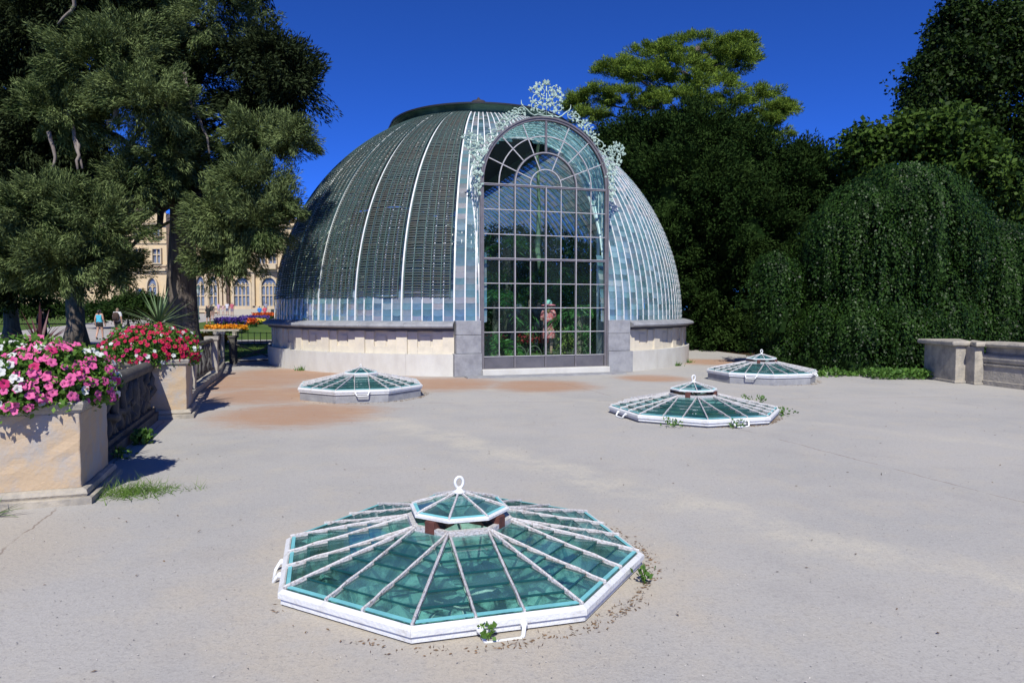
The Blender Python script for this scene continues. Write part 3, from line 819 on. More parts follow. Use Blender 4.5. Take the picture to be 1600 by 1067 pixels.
def build_dome_glass():
    prnd = random.Random(3)
    V, Fc, dirt = [], [], []
    shared = {}
    for (ph, sg, k) in cols:
        dph = dfr if sg == 0 else DPH
        for row in range(NROW):
            if sg == 0 and in_porch(dome_pt(ph, DTH*(row+0.5)), -0.05): continue
            if sg == 1 and k < 11 and row < 20:
                if row not in shared:
                    b = MB(); vs, fs = pane_geo(0, row, DPH); b.add(vs, fs, True)
                    shared[row] = b.mesh('dome_pane', GLASS_DOME_O)
                o = obj('dome_pane', shared[row], None, PH, None, (prnd.gauss(0, .0006), prnd.gauss(0, .0006), ph))
                continue
            vs, fs = pane_geo(ph, row, dph, prnd.gauss(0, .35))
            o = len(V); V += [tuple(v) for v in vs]; Fc += [tuple(i+o for i in f) for f in fs]
            frac = row/NROW
            if sg == 1: d = min(0.95, max(0.15, 0.38 + 0.55*frac + prnd.gauss(0, .13)));  d = 0.16 if prnd.random() < 0.12 else d
            elif sg == -1 and k >= 2 and row > 4: d = 0.03 + 0.03*prnd.random()      # film thinned under the blinds to darken the gaps between slats
            else: d = min(0.8, max(0.3, 0.46 + prnd.gauss(0, .10)))
            dirt += [d]*len(vs)
    # nave flanks, same meridian, panes laid along y
    for sg in (-1, 1):
        n = int(NAVE/0.28)
        for i in range(n):
            for row in range(0, NROW, 2):
                pts = []
                for tt, o in ((DTH*row, .01), (DTH*(row+2), -.004)):
                    p = dome_pt(math.pi/2, tt, o)
                    for yy in (0.02 + i*0.28, 0.02 + i*0.28 + 0.25): pts.append((sg*p.x, yy, p.z))
                o = len(V); V += pts; Fc.append((o, o+1, o+3, o+2)); dirt += [min(.97, max(.7, .88 + prnd.gauss(0, .07)))]*4
    me = bpy.data.meshes.new('dome_glazing'); me.from_pydata(V, [], Fc)
    me.polygons.foreach_set('use_smooth', [True]*len(Fc))
    at_ = me.attributes.new('dirt', 'FLOAT', 'POINT'); at_.data.foreach_set('value', dirt)
    me.materials.append(GLASS_DOME_A)
    obj('dome_glazing', me, None, PH, kind='stuff')
    for sg in (-1, 1):
        for i in range(1, int(NAVE/0.56)+1):
            obj('rib', RIB, None, PH, (0, i*0.56, 0), (0, 0, sg*R(90)))
build_dome_glass()

# --- slatted blinds on the left of the dome
def build_blinds():
    prnd = random.Random(11)
    for pnl in range(6):
        k0 = 2 + 5*pnl; pa, pb = -(PHI0 + DPH*k0), -(PHI0 + DPH*(k0+5))
        pa -= R(0.75); pb += R(0.42)
        b = MB(); n = 10; V = []; Fc = []
        th = 0.088
        while th < TH1 - 0.004:
            hgt = 0.031/RG; base = prnd.gauss(0, .003); lift = 0.034
            tw = prnd.gauss(0, .006); sag = abs(prnd.gauss(0, 0.0012))
            o = len(V)
            for i in range(n+1):
                f = i/n; ph = pa + (pb-pa)*f + prnd.gauss(0, .0001)
                s = -sag*math.sin(math.pi*f*2.0)
                l2 = lift + base + tw*(f-.5) + 0.008*math.sin(f*math.pi*5)**2
                V += [tuple(dome_pt(ph, th + s, l2)), tuple(dome_pt(ph, th + hgt + s, l2 + 0.004)), tuple(dome_pt(ph, th + hgt + s, l2 + 0.013)), tuple(dome_pt(ph, th + s, l2 + 0.009))]
            for i in range(n):
                for j in range(4): Fc.append((o+i*4+j, o+i*4+(j+1) % 4, o+(i+1)*4+(j+1) % 4, o+(i+1)*4+j))
            Fc += [(o+3, o+2, o+1, o), tuple(o+n*4+j for j in range(4))]
            th += 0.0655/RG*(1 + prnd.gauss(0, .05))
        b.add(V, Fc)
        bl = obj('slat_blind', b, SLAT, PH, kind='stuff')
        for f in (0.012, 0.20, 0.42, 0.60, 0.80, 0.988):
            ph = pa + (pb-pa)*f
            bt = MB(); V = []
            m = 46
            for i in range(m+1):
                tt = 0.085 + (TH1-0.004-0.085)*i/m; w = 0.010
                c = dome_pt(ph, tt, 0.058); t_ = Vector((math.cos(ph), math.sin(ph), 0))
                c2 = dome_pt(ph, tt, 0.063)
                V += [c - t_*w, c + t_*w, c2 + t_*w, c2 - t_*w]
            bt.add(V, [(i*4+j, i*4+(j+1) % 4, (i+1)*4+(j+1) % 4, (i+1)*4+j) for i in range(m) for j in range(4)])
            obj('blind_tape', bt, TAPE, bl)
build_blinds()

# --- portal: iron frame, bars, panes, kick panels
def arc(r, a0, a1, n=24): return [(r*math.cos(a0+(a1-a0)*i/n), r*math.sin(a0+(a1-a0)*i/n)) for i in range(n+1)]
def arch_bar(b, r, w, d0, d1, a0=0.0, a1=math.pi, n=40):
    """rectangular bar bent to an arc in the portal plane"""
    V = []
    for i in range(n+1):
        a = a0+(a1-a0)*i/n
        for (rr, yy) in ((r-w/2, d0), (r+w/2, d0), (r+w/2, d1), (r-w/2, d1)):
            V.append((rr*math.cos(a), yy, SPZ + rr*math.sin(a)))
    b.add(V, [(i*4+j, i*4+(j+1) % 4, (i+1)*4+(j+1) % 4, (i+1)*4+j) for i in range(n) for j in range(4)] + [(3,2,1,0), tuple(n*4+j for j in range(4))])
def build_portal():
    ZK0, ZK1 = 0.17, 0.475
    cw = 2*1.655/8; rh = (SPZ - 0.03 - ZK1)/7
    for s in (-1, 1):
        b = MB(); b.box(min(s*1.64, s*1.73), max(s*1.64, s*1.73), FY-0.03, FY+0.07, 0.166, SPZ); obj('jamb_post', b, IRON, PH)
        b = MB(); b.box(min(s*1.695, s*1.735), max(s*1.695, s*1.735), FY-0.055, FY-0.032, 0.166, SPZ); obj('jamb_moulding', b, IRON, PH)
    b = MB(); arch_bar(b, 1.685, 0.09, FY-0.03, FY+0.07); obj('arch_frame', b, IRON, PH)
    b = MB(); arch_bar(b, 1.715, 0.04, FY-0.055, FY-0.032); obj('arch_moulding', b, IRON, PH)
    for i in (2, 4, 6):
        x = -1.655 + cw*i
        b = MB(); b.box(x-.021, x+.021, FY-0.02, FY+0.05, 0.172, SPZ-0.031); obj('mullion', b, IRON, PH)
        b = MB(); b.box(x-.008, x+.008, FY-0.034, FY-0.0205, ZK1, SPZ-0.031); obj('mullion_bead', b, THIN, PH)
    for i in (1, 3, 5, 7):
        x = -1.655 + cw*i
        b = MB(); b.box(x-.0095, x+.0095, FY-0.012, FY+0.02, ZK1+0.02, SPZ-0.031); obj('glazing_bar', b, THIN, PH)
    for j in range(0, 8):
        z = ZK1 + rh*j
        if j in (4, 7):
            b = MB(); b.box(-1.64, 1.64, FY-0.024, FY+0.052, z-.028, z+.028); obj('transom', b, IRON, PH)
            b = MB(); b.box(-1.64, 1.64, FY-0.036, FY-0.0245, z+.012, z+.026); obj('transom_bead', b, THIN, PH)
        else:
            b = MB(); b.box(-1.64, 1.64, FY-0.015, FY+0.023, z-.0095, z+.0095); obj('glazing_bar', b, THIN, PH)
    for i in range(4):
        x = -1.655 + 2*cw*i; b = MB(); b.box(x+.03, x+2*cw-.03, FY+0.0, FY+0.03, ZK0+0.012, ZK1-0.013); obj('kick_panel', b, KICK, PH)
    b = MB(); b.box(-1.64, 1.64, FY-0.028, FY+0.04, 0.1665, 0.182); obj('bottom_rail', b, IRON, PH)
    # lattice of the arch head
    b = MB(); arch_bar(b, 0.83, 0.05, FY-0.022, FY+0.05, n=28); obj('inner_arch', b, IRON, PH)
    b = MB(); arch_bar(b, 0.83, 0.014, FY-0.036, FY-0.0225, n=28); obj('inner_arch_bead', b, THIN, PH)
    for r in (0.415, 1.245):
        b = MB(); arch_bar(b, r, 0.025, FY-0.013, FY+0.022, n=28); obj('arch_bar', b, THIN, PH)
    b = MB(); b.box(-.025, .025, FY-0.02, FY+0.045, SPZ+0.855, SPZ+1.64); obj('mullion', b, IRON, PH)
    def radial(a, r0, r1):
        c, s = math.cos(a), math.sin(a)
        b = MB(); b.bar((r0*c, FY+0.003, SPZ+r0*s), (r1*c, FY+0.003, SPZ+r1*s), 0.024, 0.032, (0, 1, 0)); obj('radial_bar', b, THIN, PH)
    for d in (22.5, 45, 67.5, 112.5, 135, 157.5): radial(R(d), 0.855, 1.64)
    for d in (22.5, 67.5, 112.5, 157.5): radial(R(d), 0.415, 0.805)
    # panes
    b = MB(); b.box(-cw/2+.012, cw/2-.012, 0, .005, .012, rh-.012); pm = b.mesh('pane', GLASS_CLEAR)
    pr = random.Random(5)
    for i in range(8):
        for j in range(7):
            obj('pane', pm, None, PH, (-1.655 + cw*(i+.5), FY+0.006, ZK1 + rh*j), (pr.gauss(0, .0022), 0, pr.gauss(0, .003)))
    def sector(r0, r1, a0, a1, n=6):
        b = MB(); V = []
        for i in range(n+1):
            a = a0+(a1-a0)*i/n
            V += [(r0*math.cos(a), FY+.006, SPZ+r0*math.sin(a)), (r1*math.cos(a), FY+.006, SPZ+r1*math.sin(a))]
        V2 = [(x, y+.005, z) for x, y, z in V]; m = len(V)
        F = [(2*i, 2*i+1, 2*i+3, 2*i+2) for i in range(n)] + [(m+2*i+2, m+2*i+3, m+2*i+1, m+2*i) for i in range(n)]
        b.add(V+V2, F); obj('pane', b, GLASS_CLEAR, PH)
    for i in range(8):
        a0, a1 = R(22.5*i)+.008, R(22.5*(i+1))-.008
        sector(.86, 1.23, a0, a1); sector(1.26, 1.638, a0, a1)
    for a0, a1 in ((0, 22.5), (22.5, 67.5), (67.5, 112.5), (112.5, 157.5), (157.5, 180)): sector(.43, .803, R(a0)+.01, R(a1)-.01)
    sector(.02, .40, .03, math.pi-.03, 12)
build_portal()

# --- glazed porch vault between portal and dome
def build_vault():
    prnd = random.Random(21)
    AV = AR + 0.035
    def arch(s):     # s along the section: left foot -> crown -> right foot
        h = SPZ - ZB; L = math.pi*AV
        if s < h: return Vector((-AV, 0, ZB + s))
        if s < h + L:
            a = math.pi - (s-h)/AV; return Vector((AV*math.cos(a), 0, SPZ + AV*math.sin(a)))
        return Vector((AV, 0, SPZ - (s-h-L)))
    tot = 2*(SPZ-ZB) + math.pi*AV
    def outside(p): return p.x**2 + p.y**2 + ((p.z-ZB)*RG/HG)**2 > (RG+0.01)**2
    y = FY + 0.10; ys = []
    while y < -3.9: ys.append(y); y += 0.235
    for yy in ys:
        run = []
        for i in range(141):
            p = arch(tot*i/140); p.y = yy
            if outside(p): run.append(p)
            else:
                if len(run) > 2: obj('vault_hoop', MB().tube(run, 0.018, 4), WHITE, PH)
                run = []
        if len(run) > 2: obj('vault_hoop', MB().tube(run, 0.018, 4), WHITE, PH)
    V, Fc, dirt = [], [], []
    ns = int(tot/0.21); ds = tot/ns
    for a in range(len(ys)-1):
        for i in range(ns):
            c = arch(ds*(i+.5)); c.y = (ys[a]+ys[a+1])/2
            if not outside(c): continue
            o = len(V); cen = Vector((0, 0, SPZ)) if c.z > SPZ else Vector((0, 0, c.z))
            for yy in (ys[a]+.01, (ys[a]+ys[a+1])/2, ys[a+1]-.01):
                for s in (ds*i-.02, ds*(i+1)):
                    p = arch(min(max(s, 0), tot)); out = Vector((p.x - cen.x, 0, p.z - cen.z)).normalized()
                    lap = 0.008 if s < ds*(i+.5) else -0.004
                    bow = 0.012 if abs(yy-(ys[a]+ys[a+1])/2) < .001 else 0
                    p = p + out*(lap+bow + prnd.gauss(0, .002)); V.append((p.x, yy, p.z))
            Fc += [(o, o+1, o+3, o+2), (o+2, o+3, o+5, o+4)]
            dirt += [min(.8, max(.1, .40 + prnd.gauss(0, .14)))]*6
    me = bpy.data.meshes.new('vault_glazing'); me.from_pydata(V, [], Fc)
    at_ = me.attributes.new('dirt', 'FLOAT', 'POINT'); at_.data.foreach_set('value', dirt)
    me.materials.append(GLASS_BARREL)
    obj('vault_glazing', me, None, PH, kind='stuff')
    pts = []
    for i in range(121):
        p = arch(tot*i/120); q = RG**2 - p.x**2 - ((p.z-ZB)*RG/HG)**2
        pts.append(Vector((p.x, -math.sqrt(max(q, 0.1)), p.z)))
    obj('valley_rib', MB().tube(pts, 0.034, 6), WHITE, PH)
build_vault()

# --- lantern on the crown
def build_lantern():
    def path(y_end=NAVE, n=40):
        out = [((0, y_end), (-1, 0))]
        for i in range(n+1):
            ph = R(-90) + math.pi*i/n; out.append(((0, 0), (math.sin(ph), -math.cos(ph))))
        out.append(((0, y_end), (1, 0)))
        return out
    b = MB(); b.sweep(path(), [(2.70, 7.45), (2.74, 7.60), (2.78, 7.68), (2.86, 7.76), (2.95, 7.82), (3.03, 7.84), (3.03, 7.87), (2.70, 7.89)], closed_prof=True, smooth=False)
    obj('lantern_cove', b, COPPER, PH)
    b = MB(); b.sweep(path(), [(2.99, 7.872), (3.06, 7.845), (3.07, 7.89), (2.5, 8.02), (0.0, 8.46), (0.0, 8.41)], closed_prof=True)
    obj('lantern_roof', b, DARKROOF, PH)
    for i in range(0, 19):
        ph = R(-90 + 10*i)
        b = MB(); V = []
        for (r, z) in ((2.742, 7.58), (2.79, 7.67), (2.87, 7.75), (2.96, 7.81), (3.02, 7.835)):
            for d in (-.016, .016):
                x, y = polar(r+.014, ph); V.append((x + d*math.cos(ph), y + d*math.sin(ph), z-.012))
        b.add(V, [(2*i, 2*i+1, 2*i+3, 2*i+2) for i in range(4)]); obj('cove_seam', b, COPPER, PH)
    b = MB(); b.lathe([(0.0, 8.95), (0.03, 8.93), (0.07, 8.86), (0.24, 8.80), (0.30, 8.72), (0.62, 8.58), (0.66, 8.53), (0.60, 8.50), (0.60, 8.33), (0.0, 8.33)], 16, smooth=False)
    obj('ridge_finial', b, RUSTROOF, PH, (0, 0.3, 0.10))
build_lantern()

# --- wrought-iron crest along the arch
def build_crest():
    prnd = random.Random(9)
    Y = FY - 0.01
    def P(u, w, d=0.0): return Vector((u, Y - d, SPZ + w))
    def spiral(c, r0, turns, a0, cw=1, n=26, dr=0.25):
        pts = []
        for i in range(n+1):
            t = i/n; r = r0*(1 - (1-dr)*t); a = a0 + cw*turns*2*math.pi*t
            pts.append(P(c[0]+r*math.cos(a), c[1]+r*math.sin(a), 0.01 + 0.015*math.sin(t*6)))
        return pts
    def leaf(b, c, a, L, w, d=0.02):
        """lobed acanthus leaf, cupped"""
        ca, sa = math.cos(a), math.sin(a)
        def q(f, s, dd): return P(c[0] + ca*L*f - sa*w*s, c[1] + sa*L*f + ca*w*s, d + dd)
        pts = [q(0, 0, 0), q(.25, .75, .012), q(.38, .35, .02), q(.6, .8, .015), q(.7, .3, .02), q(1, 0, 0), q(.7, -.3, .02), q(.6, -.8, .015), q(.38, -.35, .02), q(.25, -.75, .012)]
        back = [p + Vector((0, .012, 0)) for p in pts]; n = 10
        F = [(0, 1, 2, 8, 9), (2, 3, 4, 6, 7, 8), (4, 5, 6)]
        b.add(pts+back, F + [tuple(i+n for i in f)[::-1] for f in F] + [(i, (i+1) % n, (i+1) % n+n, i+n) for i in range(n)])
    def scroll(m, c, r, a0, cw, turns=1.15, leaves=7, lsz=.07):
        """one scroll with leaves; m = -1 mirrors it"""
        b = MB(); c = (m*c[0], c[1]); a0 = a0 if m > 0 else math.pi - a0; cw = cw*m
        b.tube(spiral(c, r, turns, a0, cw), 0.0125, 5)
        for i in range(leaves):
            a = prnd.uniform(0, 6.28); rr = r*prnd.uniform(.25, 1.1)
            leaf(b, (c[0]+rr*math.cos(a), c[1]+rr*math.sin(a)), a + prnd.uniform(-.6, 1.2), lsz*prnd.uniform(.8, 1.4), lsz*prnd.uniform(.4, .6), prnd.uniform(.0, .06))
        obj('scroll', b, MINT, crest)
    def polar2(deg, r): return (r*math.sin(R(deg)), r*math.cos(R(deg)))
    # middle cartouche
    b = MB(); b.tube([P(-.22, 1.78), P(-.1, 1.76), P(0, 1.75), P(.1, 1.76), P(.22, 1.78)], .018, 5)
    b.tube([P(0, 1.75), P(.01, 2.1), P(0, 2.58)], .014, 5)
    crest = obj('crest', b, MINT, PH)
    for m in (-1, 1):
        scroll(m, (.16, 1.93), .145, -2.6, 1, 1.3, 8); scroll(m, (.24, 2.16), .16, -1.9, 1, 1.3, 10); scroll(m, (.13, 2.33), .135, -1.2, 1, 1.2, 8)
        scroll(m, (.33, 1.96), .10, 2.2, -1, 1.1, 6); scroll(m, (.33, 2.34), .09, -.5, 1, 1.1, 7, .09); scroll(m, (.06, 2.1), .09, .5, 1, 1.1, 5, .08)
        scroll(m, (.21, 2.44), .09, 0, 1, 1.1, 6, .09)
        # S-stem to the shoulder
        b = MB(); b.tube([P(m*.22, 1.78), P(m*.32, 1.745), P(m*.42, 1.79), P(m*.52, 1.88), P(m*.62, 1.95), P(m*.66, 2.0), P(m*.665, 2.10)], [.02, .02, .018, .018, .018, .016, .004], 5); obj('stem', b, MINT, crest)
        for (dg, rr, sz, nl) in ((20.5, 1.93, .115, 6), (24.5, 1.97, .09, 9), (29, 1.90, .10, 8), (33, 1.95, .09, 11), (37.5, 1.90, .10, 12), (42, 1.86, .08, 11), (48, 1.86, .105, 5), (53, 1.85, .125, 4), (58, 1.82, .08, 5)):
            scroll(m, polar2(dg, rr), sz, prnd.uniform(0, 6), prnd.choice((-1, 1)), 1.2, nl)
        # ear at the springing: a spray of leaves
        for (dg, rr, sz, nl) in ((63, 1.92, .14, 10), (61, 2.12, .14, 10), (65.5, 2.16, .17, 12), (62.5, 2.30, .12, 11), (69, 2.02, .15, 12), (70, 1.84, .12, 13), (75, 1.88, .12, 13), (80, 1.83, .10, 12), (86, 1.80, .09, 10), (92, 1.79, .075, 8), (97, 1.78, .06, 6)):
            scroll(m, polar2(dg, rr), sz, prnd.uniform(0, 6), prnd.choice((-1, 1)), 1.2, nl, .085)
    # small crown
    b = MB()
    n = 14; V = []
    for i in range(n):
        a = 2*math.pi*i/n
        for (r, w) in ((.075, 2.545), (.10, 2.60 + (.055 if i % 2 else 0))): V.append(Vector((r*math.cos(a), Y + r*math.sin(a)*.7, SPZ + w)))
    b.add(V, [(2*i, 2*((i+1) % n), 2*((i+1) % n)+1, 2*i+1) for i in range(n)])
    b.tube([P(-.11, 2.545), P(.11, 2.545)], .016, 5)
    obj('crown', b, MINT, crest)
build_crest()

# ------------------------------------------------------------------ right-hand parapet
def build_parapet():
    t = thing('stone_parapet', 'weathered grey stone parapet with rounded coping, stepped end by the weeping tree', 'wall', (9.97, 15.3, 0))
    def slab(name, pts, z0, z1, m, bev=0.012):
        b = MB(); n = len(pts)
        b.add([(x, y, z0) for x, y in pts] + [(x, y, z1) for x, y in pts], [tuple(range(n))[::-1], tuple(range(n, 2*n))] + [(i, (i+1) % n, (i+1) % n+n, i+n) for i in range(n)])
        o = obj(name, b, m, t)
        if bev:
            md = o.modifiers.new('bevel', 'BEVEL'); md.width = bev; md.segments = 2
        return o
    # local coordinates: x to the right, y away; wall runs to the right and towards the camera
    A = [(-0.02, 1.15), (0.0, 0.0), (0.22, 0.0), (0.75, 1.15)]
    slab('end_pier', A, 0.03, 0.84, OLDST)
    slab('pier_foot', [(-0.05, 1.2), (-0.03, -0.03), (0.23, -0.03), (0.8, 1.2)], 0.0, 0.055, OLDST)
    B = [(0.221, 0.12), (0.225, -0.30), (0.42, -0.31), (0.8, 0.9)]
    slab('inner_pier', B, 0.03, 0.84, OLDST)
    slab('pier_foot', [(0.235, 0.1), (0.205, -0.33), (0.44, -0.34), (0.85, 0.9)], 0.0, 0.05, OLDST)
    def run(p0, p1, prof, name, m):
        d = Vector((p1[0]-p0[0], p1[1]-p0[1])).normalized(); nrm = (d.y, -d.x)
        if nrm[0] > 0: nrm = (-nrm[0], -nrm[1])
        path = [(p0, nrm), (p1, nrm)]
        obj(name, MB().sweep(path, prof), m, t)
    p0, p1 = (0.45, -0.26), (1.35, -4.9)
    run(p0, p1, [(-0.35, 0.0), (0.07, 0.0), (0.07, 0.10), (0.05, 0.11), (0.03, 0.42), (0.06, 0.44), (0.06, 0.47), (0.0, 0.48), (-0.35, 0.48)], 'dado', OLDST)
    run(p0, p1, [(-0.33, 0.481), (0.02, 0.481), (0.06, 0.52), (0.075, 0.58), (0.06, 0.65), (0.0, 0.69), (-0.05, 0.70), (-0.05, 0.84), (-0.33, 0.84)], 'roll_moulding', OLDST)
    run(p0, p1, [(-0.42, 0.841), (0.06, 0.841), (0.11, 0.865), (0.125, 0.90), (0.10, 0.935), (0.03, 0.955), (-0.4, 0.955)], 'coping', OLDST)
    for nm, pts in (('end_coping', [(-0.15, 1.25), (-0.12, -0.08), (0.29, -0.09), (0.9, 1.2)]), ('inner_coping', [(0.295, 0.05), (0.16, -0.42), (0.47, -0.42), (0.95, 0.9)])):
        o = slab(nm, pts, 0.841, 0.952 if nm == 'end_coping' else 0.945, OLDST, 0.035)
build_parapet()

# ------------------------------------------------------------------ planters, balustrade, branch-work fence
def build_planter(x, y, rz, sx, sy, h, label):
    """x, y: front right corner of the body; local +X goes left along the front, +Y back"""
    t = thing('stone_planter', label, 'planter', (x, y, 0), rz, 'flower planters on the terrace edge')
    r2 = random.Random(int(x*100))
    bm = bmesh.new()
    bmesh.ops.create_cube(bm, size=1)
    for v in bm.verts: v.co = Vector((-(v.co.x+.5)*sx, (v.co.y+.5)*sy, (v.co.z+.5)*(h-.22) + .12))
    bmesh.ops.subdivide_edges(bm, edges=bm.edges[:], cuts=7, use_grid_fill=True)
    for v in bm.verts: v.co += Vector((r2.gauss(0, .003), r2.gauss(0, .003), 0))
    me = bpy.data.meshes.new('body'); bm.to_mesh(me); bm.free(); me.materials.append(OCHRE)
    o = obj('body', me, None, t); md = o.modifiers.new('b', 'BEVEL'); md.width = .012; md.segments = 2; md.limit_method = 'ANGLE'
    def ring(prof, name, m, top=True):
        b = MB(); corners = [(0, 0, 1, -1), (0, sy, 1, 1), (-sx, sy, -1, 1), (-sx, 0, -1, -1)]
        k = len(prof); V = []
        for (cx, cy, nx, ny) in corners: V += [(cx + nx*o, cy + ny*o, z) for o, z in prof]
        F = [(i*k+j, i*k+(j+1) % k, ((i+1) % 4)*k+(j+1) % k, ((i+1) % 4)*k+j) for i in range(4) for j in range(k)]
        b.add(V, F); return obj(name, b, m, t)
    ring([(-.05, 0), (.10, 0), (.10, .055), (.085, .06), (.05, .062), (.062, .085), (.05, .118), (.02, .13), (-.05, .13)], 'foot', OLDST)
    ring([(-.12, h-.10), (.004, h-.10), (.012, h-.075), (.03, h-.07), (.045, h-.02), (.035, h), (-.12, h)], 'rim', OLDST)
    b = MB(); b.box(-sx+.1, -.1, .1, sy-.1, h-.2, h-.05); obj('soil', b, SOIL, t)
    return t
PL1 = build_planter(-3.70, 5.80, R(18), 1.0, 0.92, 0.87, 'big ochre rendered planter full of pink and white petunias, nearest on the left')
PL2 = build_planter(-4.98, 10.40, R(20), 1.05, 0.92, 0.90, 'smaller ochre rendered planter with red petunias beside the branch-work fence')

def branch(b, p0, p1, r, amp=0.02, n=6, sides=6):
    pts = wander(p0, p1, n, amp); rr = [r*rng.uniform(.8, 1.2) for _ in pts]
    b.tube(pts, rr, sides)

def build_balustrade():
    t = thing('stone_balustrade', 'dark pierced stone balustrade with rounded handrail between the two planters', 'balustrade', (-4.35, 6.8, 0))
    p0 = Vector((0, 0.05, 0)); p1 = Vector((-1.15, 3.55, 0)); d = (p1-p0).normalized(); L = (p1-p0).length; nrm = Vector((d.y, -d.x, 0))
    def Q(s, o, z): return p0 + d*s + nrm*o + Vector((0, 0, z))
    obj('handrail', MB().tube([Q(L*i/10, 0, .80) for i in range(11)], .085, 12), SHADED_STONE, t)
    b = MB(); b.bar(Q(0, 0, .06), Q(L, 0, .06), .26, .12); obj('kerb', b, SHADED_STONE, t)
    b = MB(); b.bar(Q(0, 0, .15), Q(L, 0, .15), .16, .058); obj('bottom_rail', b, SHADED_STONE, t)
    for i in range(26):
        s = L*(i+.5)/26
        b = MB(); lean = rng.uniform(-.22, .22)
        branch(b, Q(s, 0, .17), Q(min(max(s+lean, .05), L-.05), rng.uniform(-.02, .02), .74), .05, .03)
        obj('tracery_branch', b, SHADED_STONE, t)
    for i in range(12):
        s = L*(i+.5)/12; z = rng.uniform(.3, .6)
        b = MB(); branch(b, Q(max(s-.25, .05), .02, z), Q(min(s+.25, L-.05), -.02, z+rng.uniform(-.18, .18)), .045, .03); obj('tracery_branch', b, SHADED_STONE, t)
build_balustrade()

def build_fence():
    pts = [(-5.62, 11.45), (-6.35, 13.35), (-7.35, 16.7), (-8.75, 20.4)]
    t = thing('branchwork_fence', 'rustic fence of crossed cement branches behind the red petunia planter', 'fence', (-5.62, 11.45, 0))
    o0 = Vector((-5.62, 11.45, 0))
    for i, (x, y) in enumerate(pts):
        if i == 0: continue
        b = MB(); M = Matrix.Translation((x+5.62, y-11.45, 0)) @ Matrix.Rotation(R(18), 4, 'Z')
        b.box(-.13, .13, -.13, .13, 0, .92, M); b.box(-.16, .16, -.16, .16, .921, 1.0, M)
        obj('fence_post', b, OLDST, t)
    for i in range(3):
        a = Vector((*pts[i], 0)) - o0; c = Vector((*pts[i+1], 0)) - o0; L = (c-a).length; d = (c-a).normalized()
        b = MB(); branch(b, a+d*.14+Vector((0, 0, .92)), c-d*.14+Vector((0, 0, .92)), .05, .012, 8); obj('top_rail', b, SHADED_STONE, t)
        b = MB(); branch(b, a+d*.14+Vector((0, 0, .22)), c-d*.14+Vector((0, 0, .22)), .04, .012, 8); obj('bottom_rail', b, SHADED_STONE, t)
        b = MB(); nrm = Vector((d.y, -d.x, 0)); b.bar(a+Vector((0, 0, .06)), c+Vector((0, 0, .06)), .3, .12); obj('kerb', b, OLDST, t)
        n = int(L/.24)
        for j in range(n):
            s = .2 + (L-.4)*(j+.5)/n; ln = .26*(1 if j % 2 else -1)
            b = MB(); branch(b, a+d*s+Vector((0, 0, .24)), a+d*min(max(s+ln, .15), L-.15)+Vector((0, 0, .9)), .028, .014); obj('lattice_branch', b, SHADED_STONE, t)
build_fence()

# ------------------------------------------------------------------ petunias and spiky plants
LEAFPET = leaf_mat('petunia_leaf', (0.055, 0.15, 0.018), (0.16, 0.29, 0.05), 0.5, 0.35)
PINK = leaf_mat('pink_petal', (0.72, 0.07, 0.26), (0.82, 0.19, 0.42), 0.6, 0.3)
HOTP = leaf_mat('deep_pink_petal', (0.48, 0.012, 0.10), (0.62, 0.04, 0.18), 0.6, 0.3)
REDP = leaf_mat('red_petal', (0.42, 0.006, 0.035), (0.58, 0.016, 0.085), 0.6, 0.25)
WHTP = leaf_mat('white_petal', (0.70, 0.72, 0.66), (0.80, 0.80, 0.76), 0.6, 0.35)
THROAT = mat('flower_throat', (0.20, 0.01, 0.06), 0.7)
def flower_mesh(m, seed):
    r2 = random.Random(seed); b = MB(); n = 15; V = [(0, 0, -.45)]
    for ring, (r, z) in enumerate(((.16, -.12), (.62, .10), (1.0, .06))):
        for i in range(n):
            a = 2*math.pi*i/n; k = 1.0
            if ring == 2: k = .80 if i % 3 == 0 else 1.0 + r2.uniform(-.06, .06)
            V.append((r*k*math.cos(a), r*k*math.sin(a), z + (r2.uniform(-.10, .10) if ring else 0)))
    F = [(0, 1+i, 1+(i+1) % n) for i in range(n)]
    for rg in range(2):
        for i in range(n):
            o0, o1 = 1+rg*n, 1+(rg+1)*n; F.append((o0+i, o1+i, o1+(i+1) % n, o0+(i+1) % n))
    b.add(V, F, True); me = b.mesh('flower', m); me.materials.append(THROAT if m is not WHTP else m)
    for p in me.polygons:
        if max(math.hypot(me.vertices[i].co.x, me.vertices[i].co.y) for i in p.vertices) < .2: p.material_index = 1
    return me
FM = {m.name: [flower_mesh(m, s) for s in range(3)] for m in (PINK, HOTP, REDP, WHTP)}
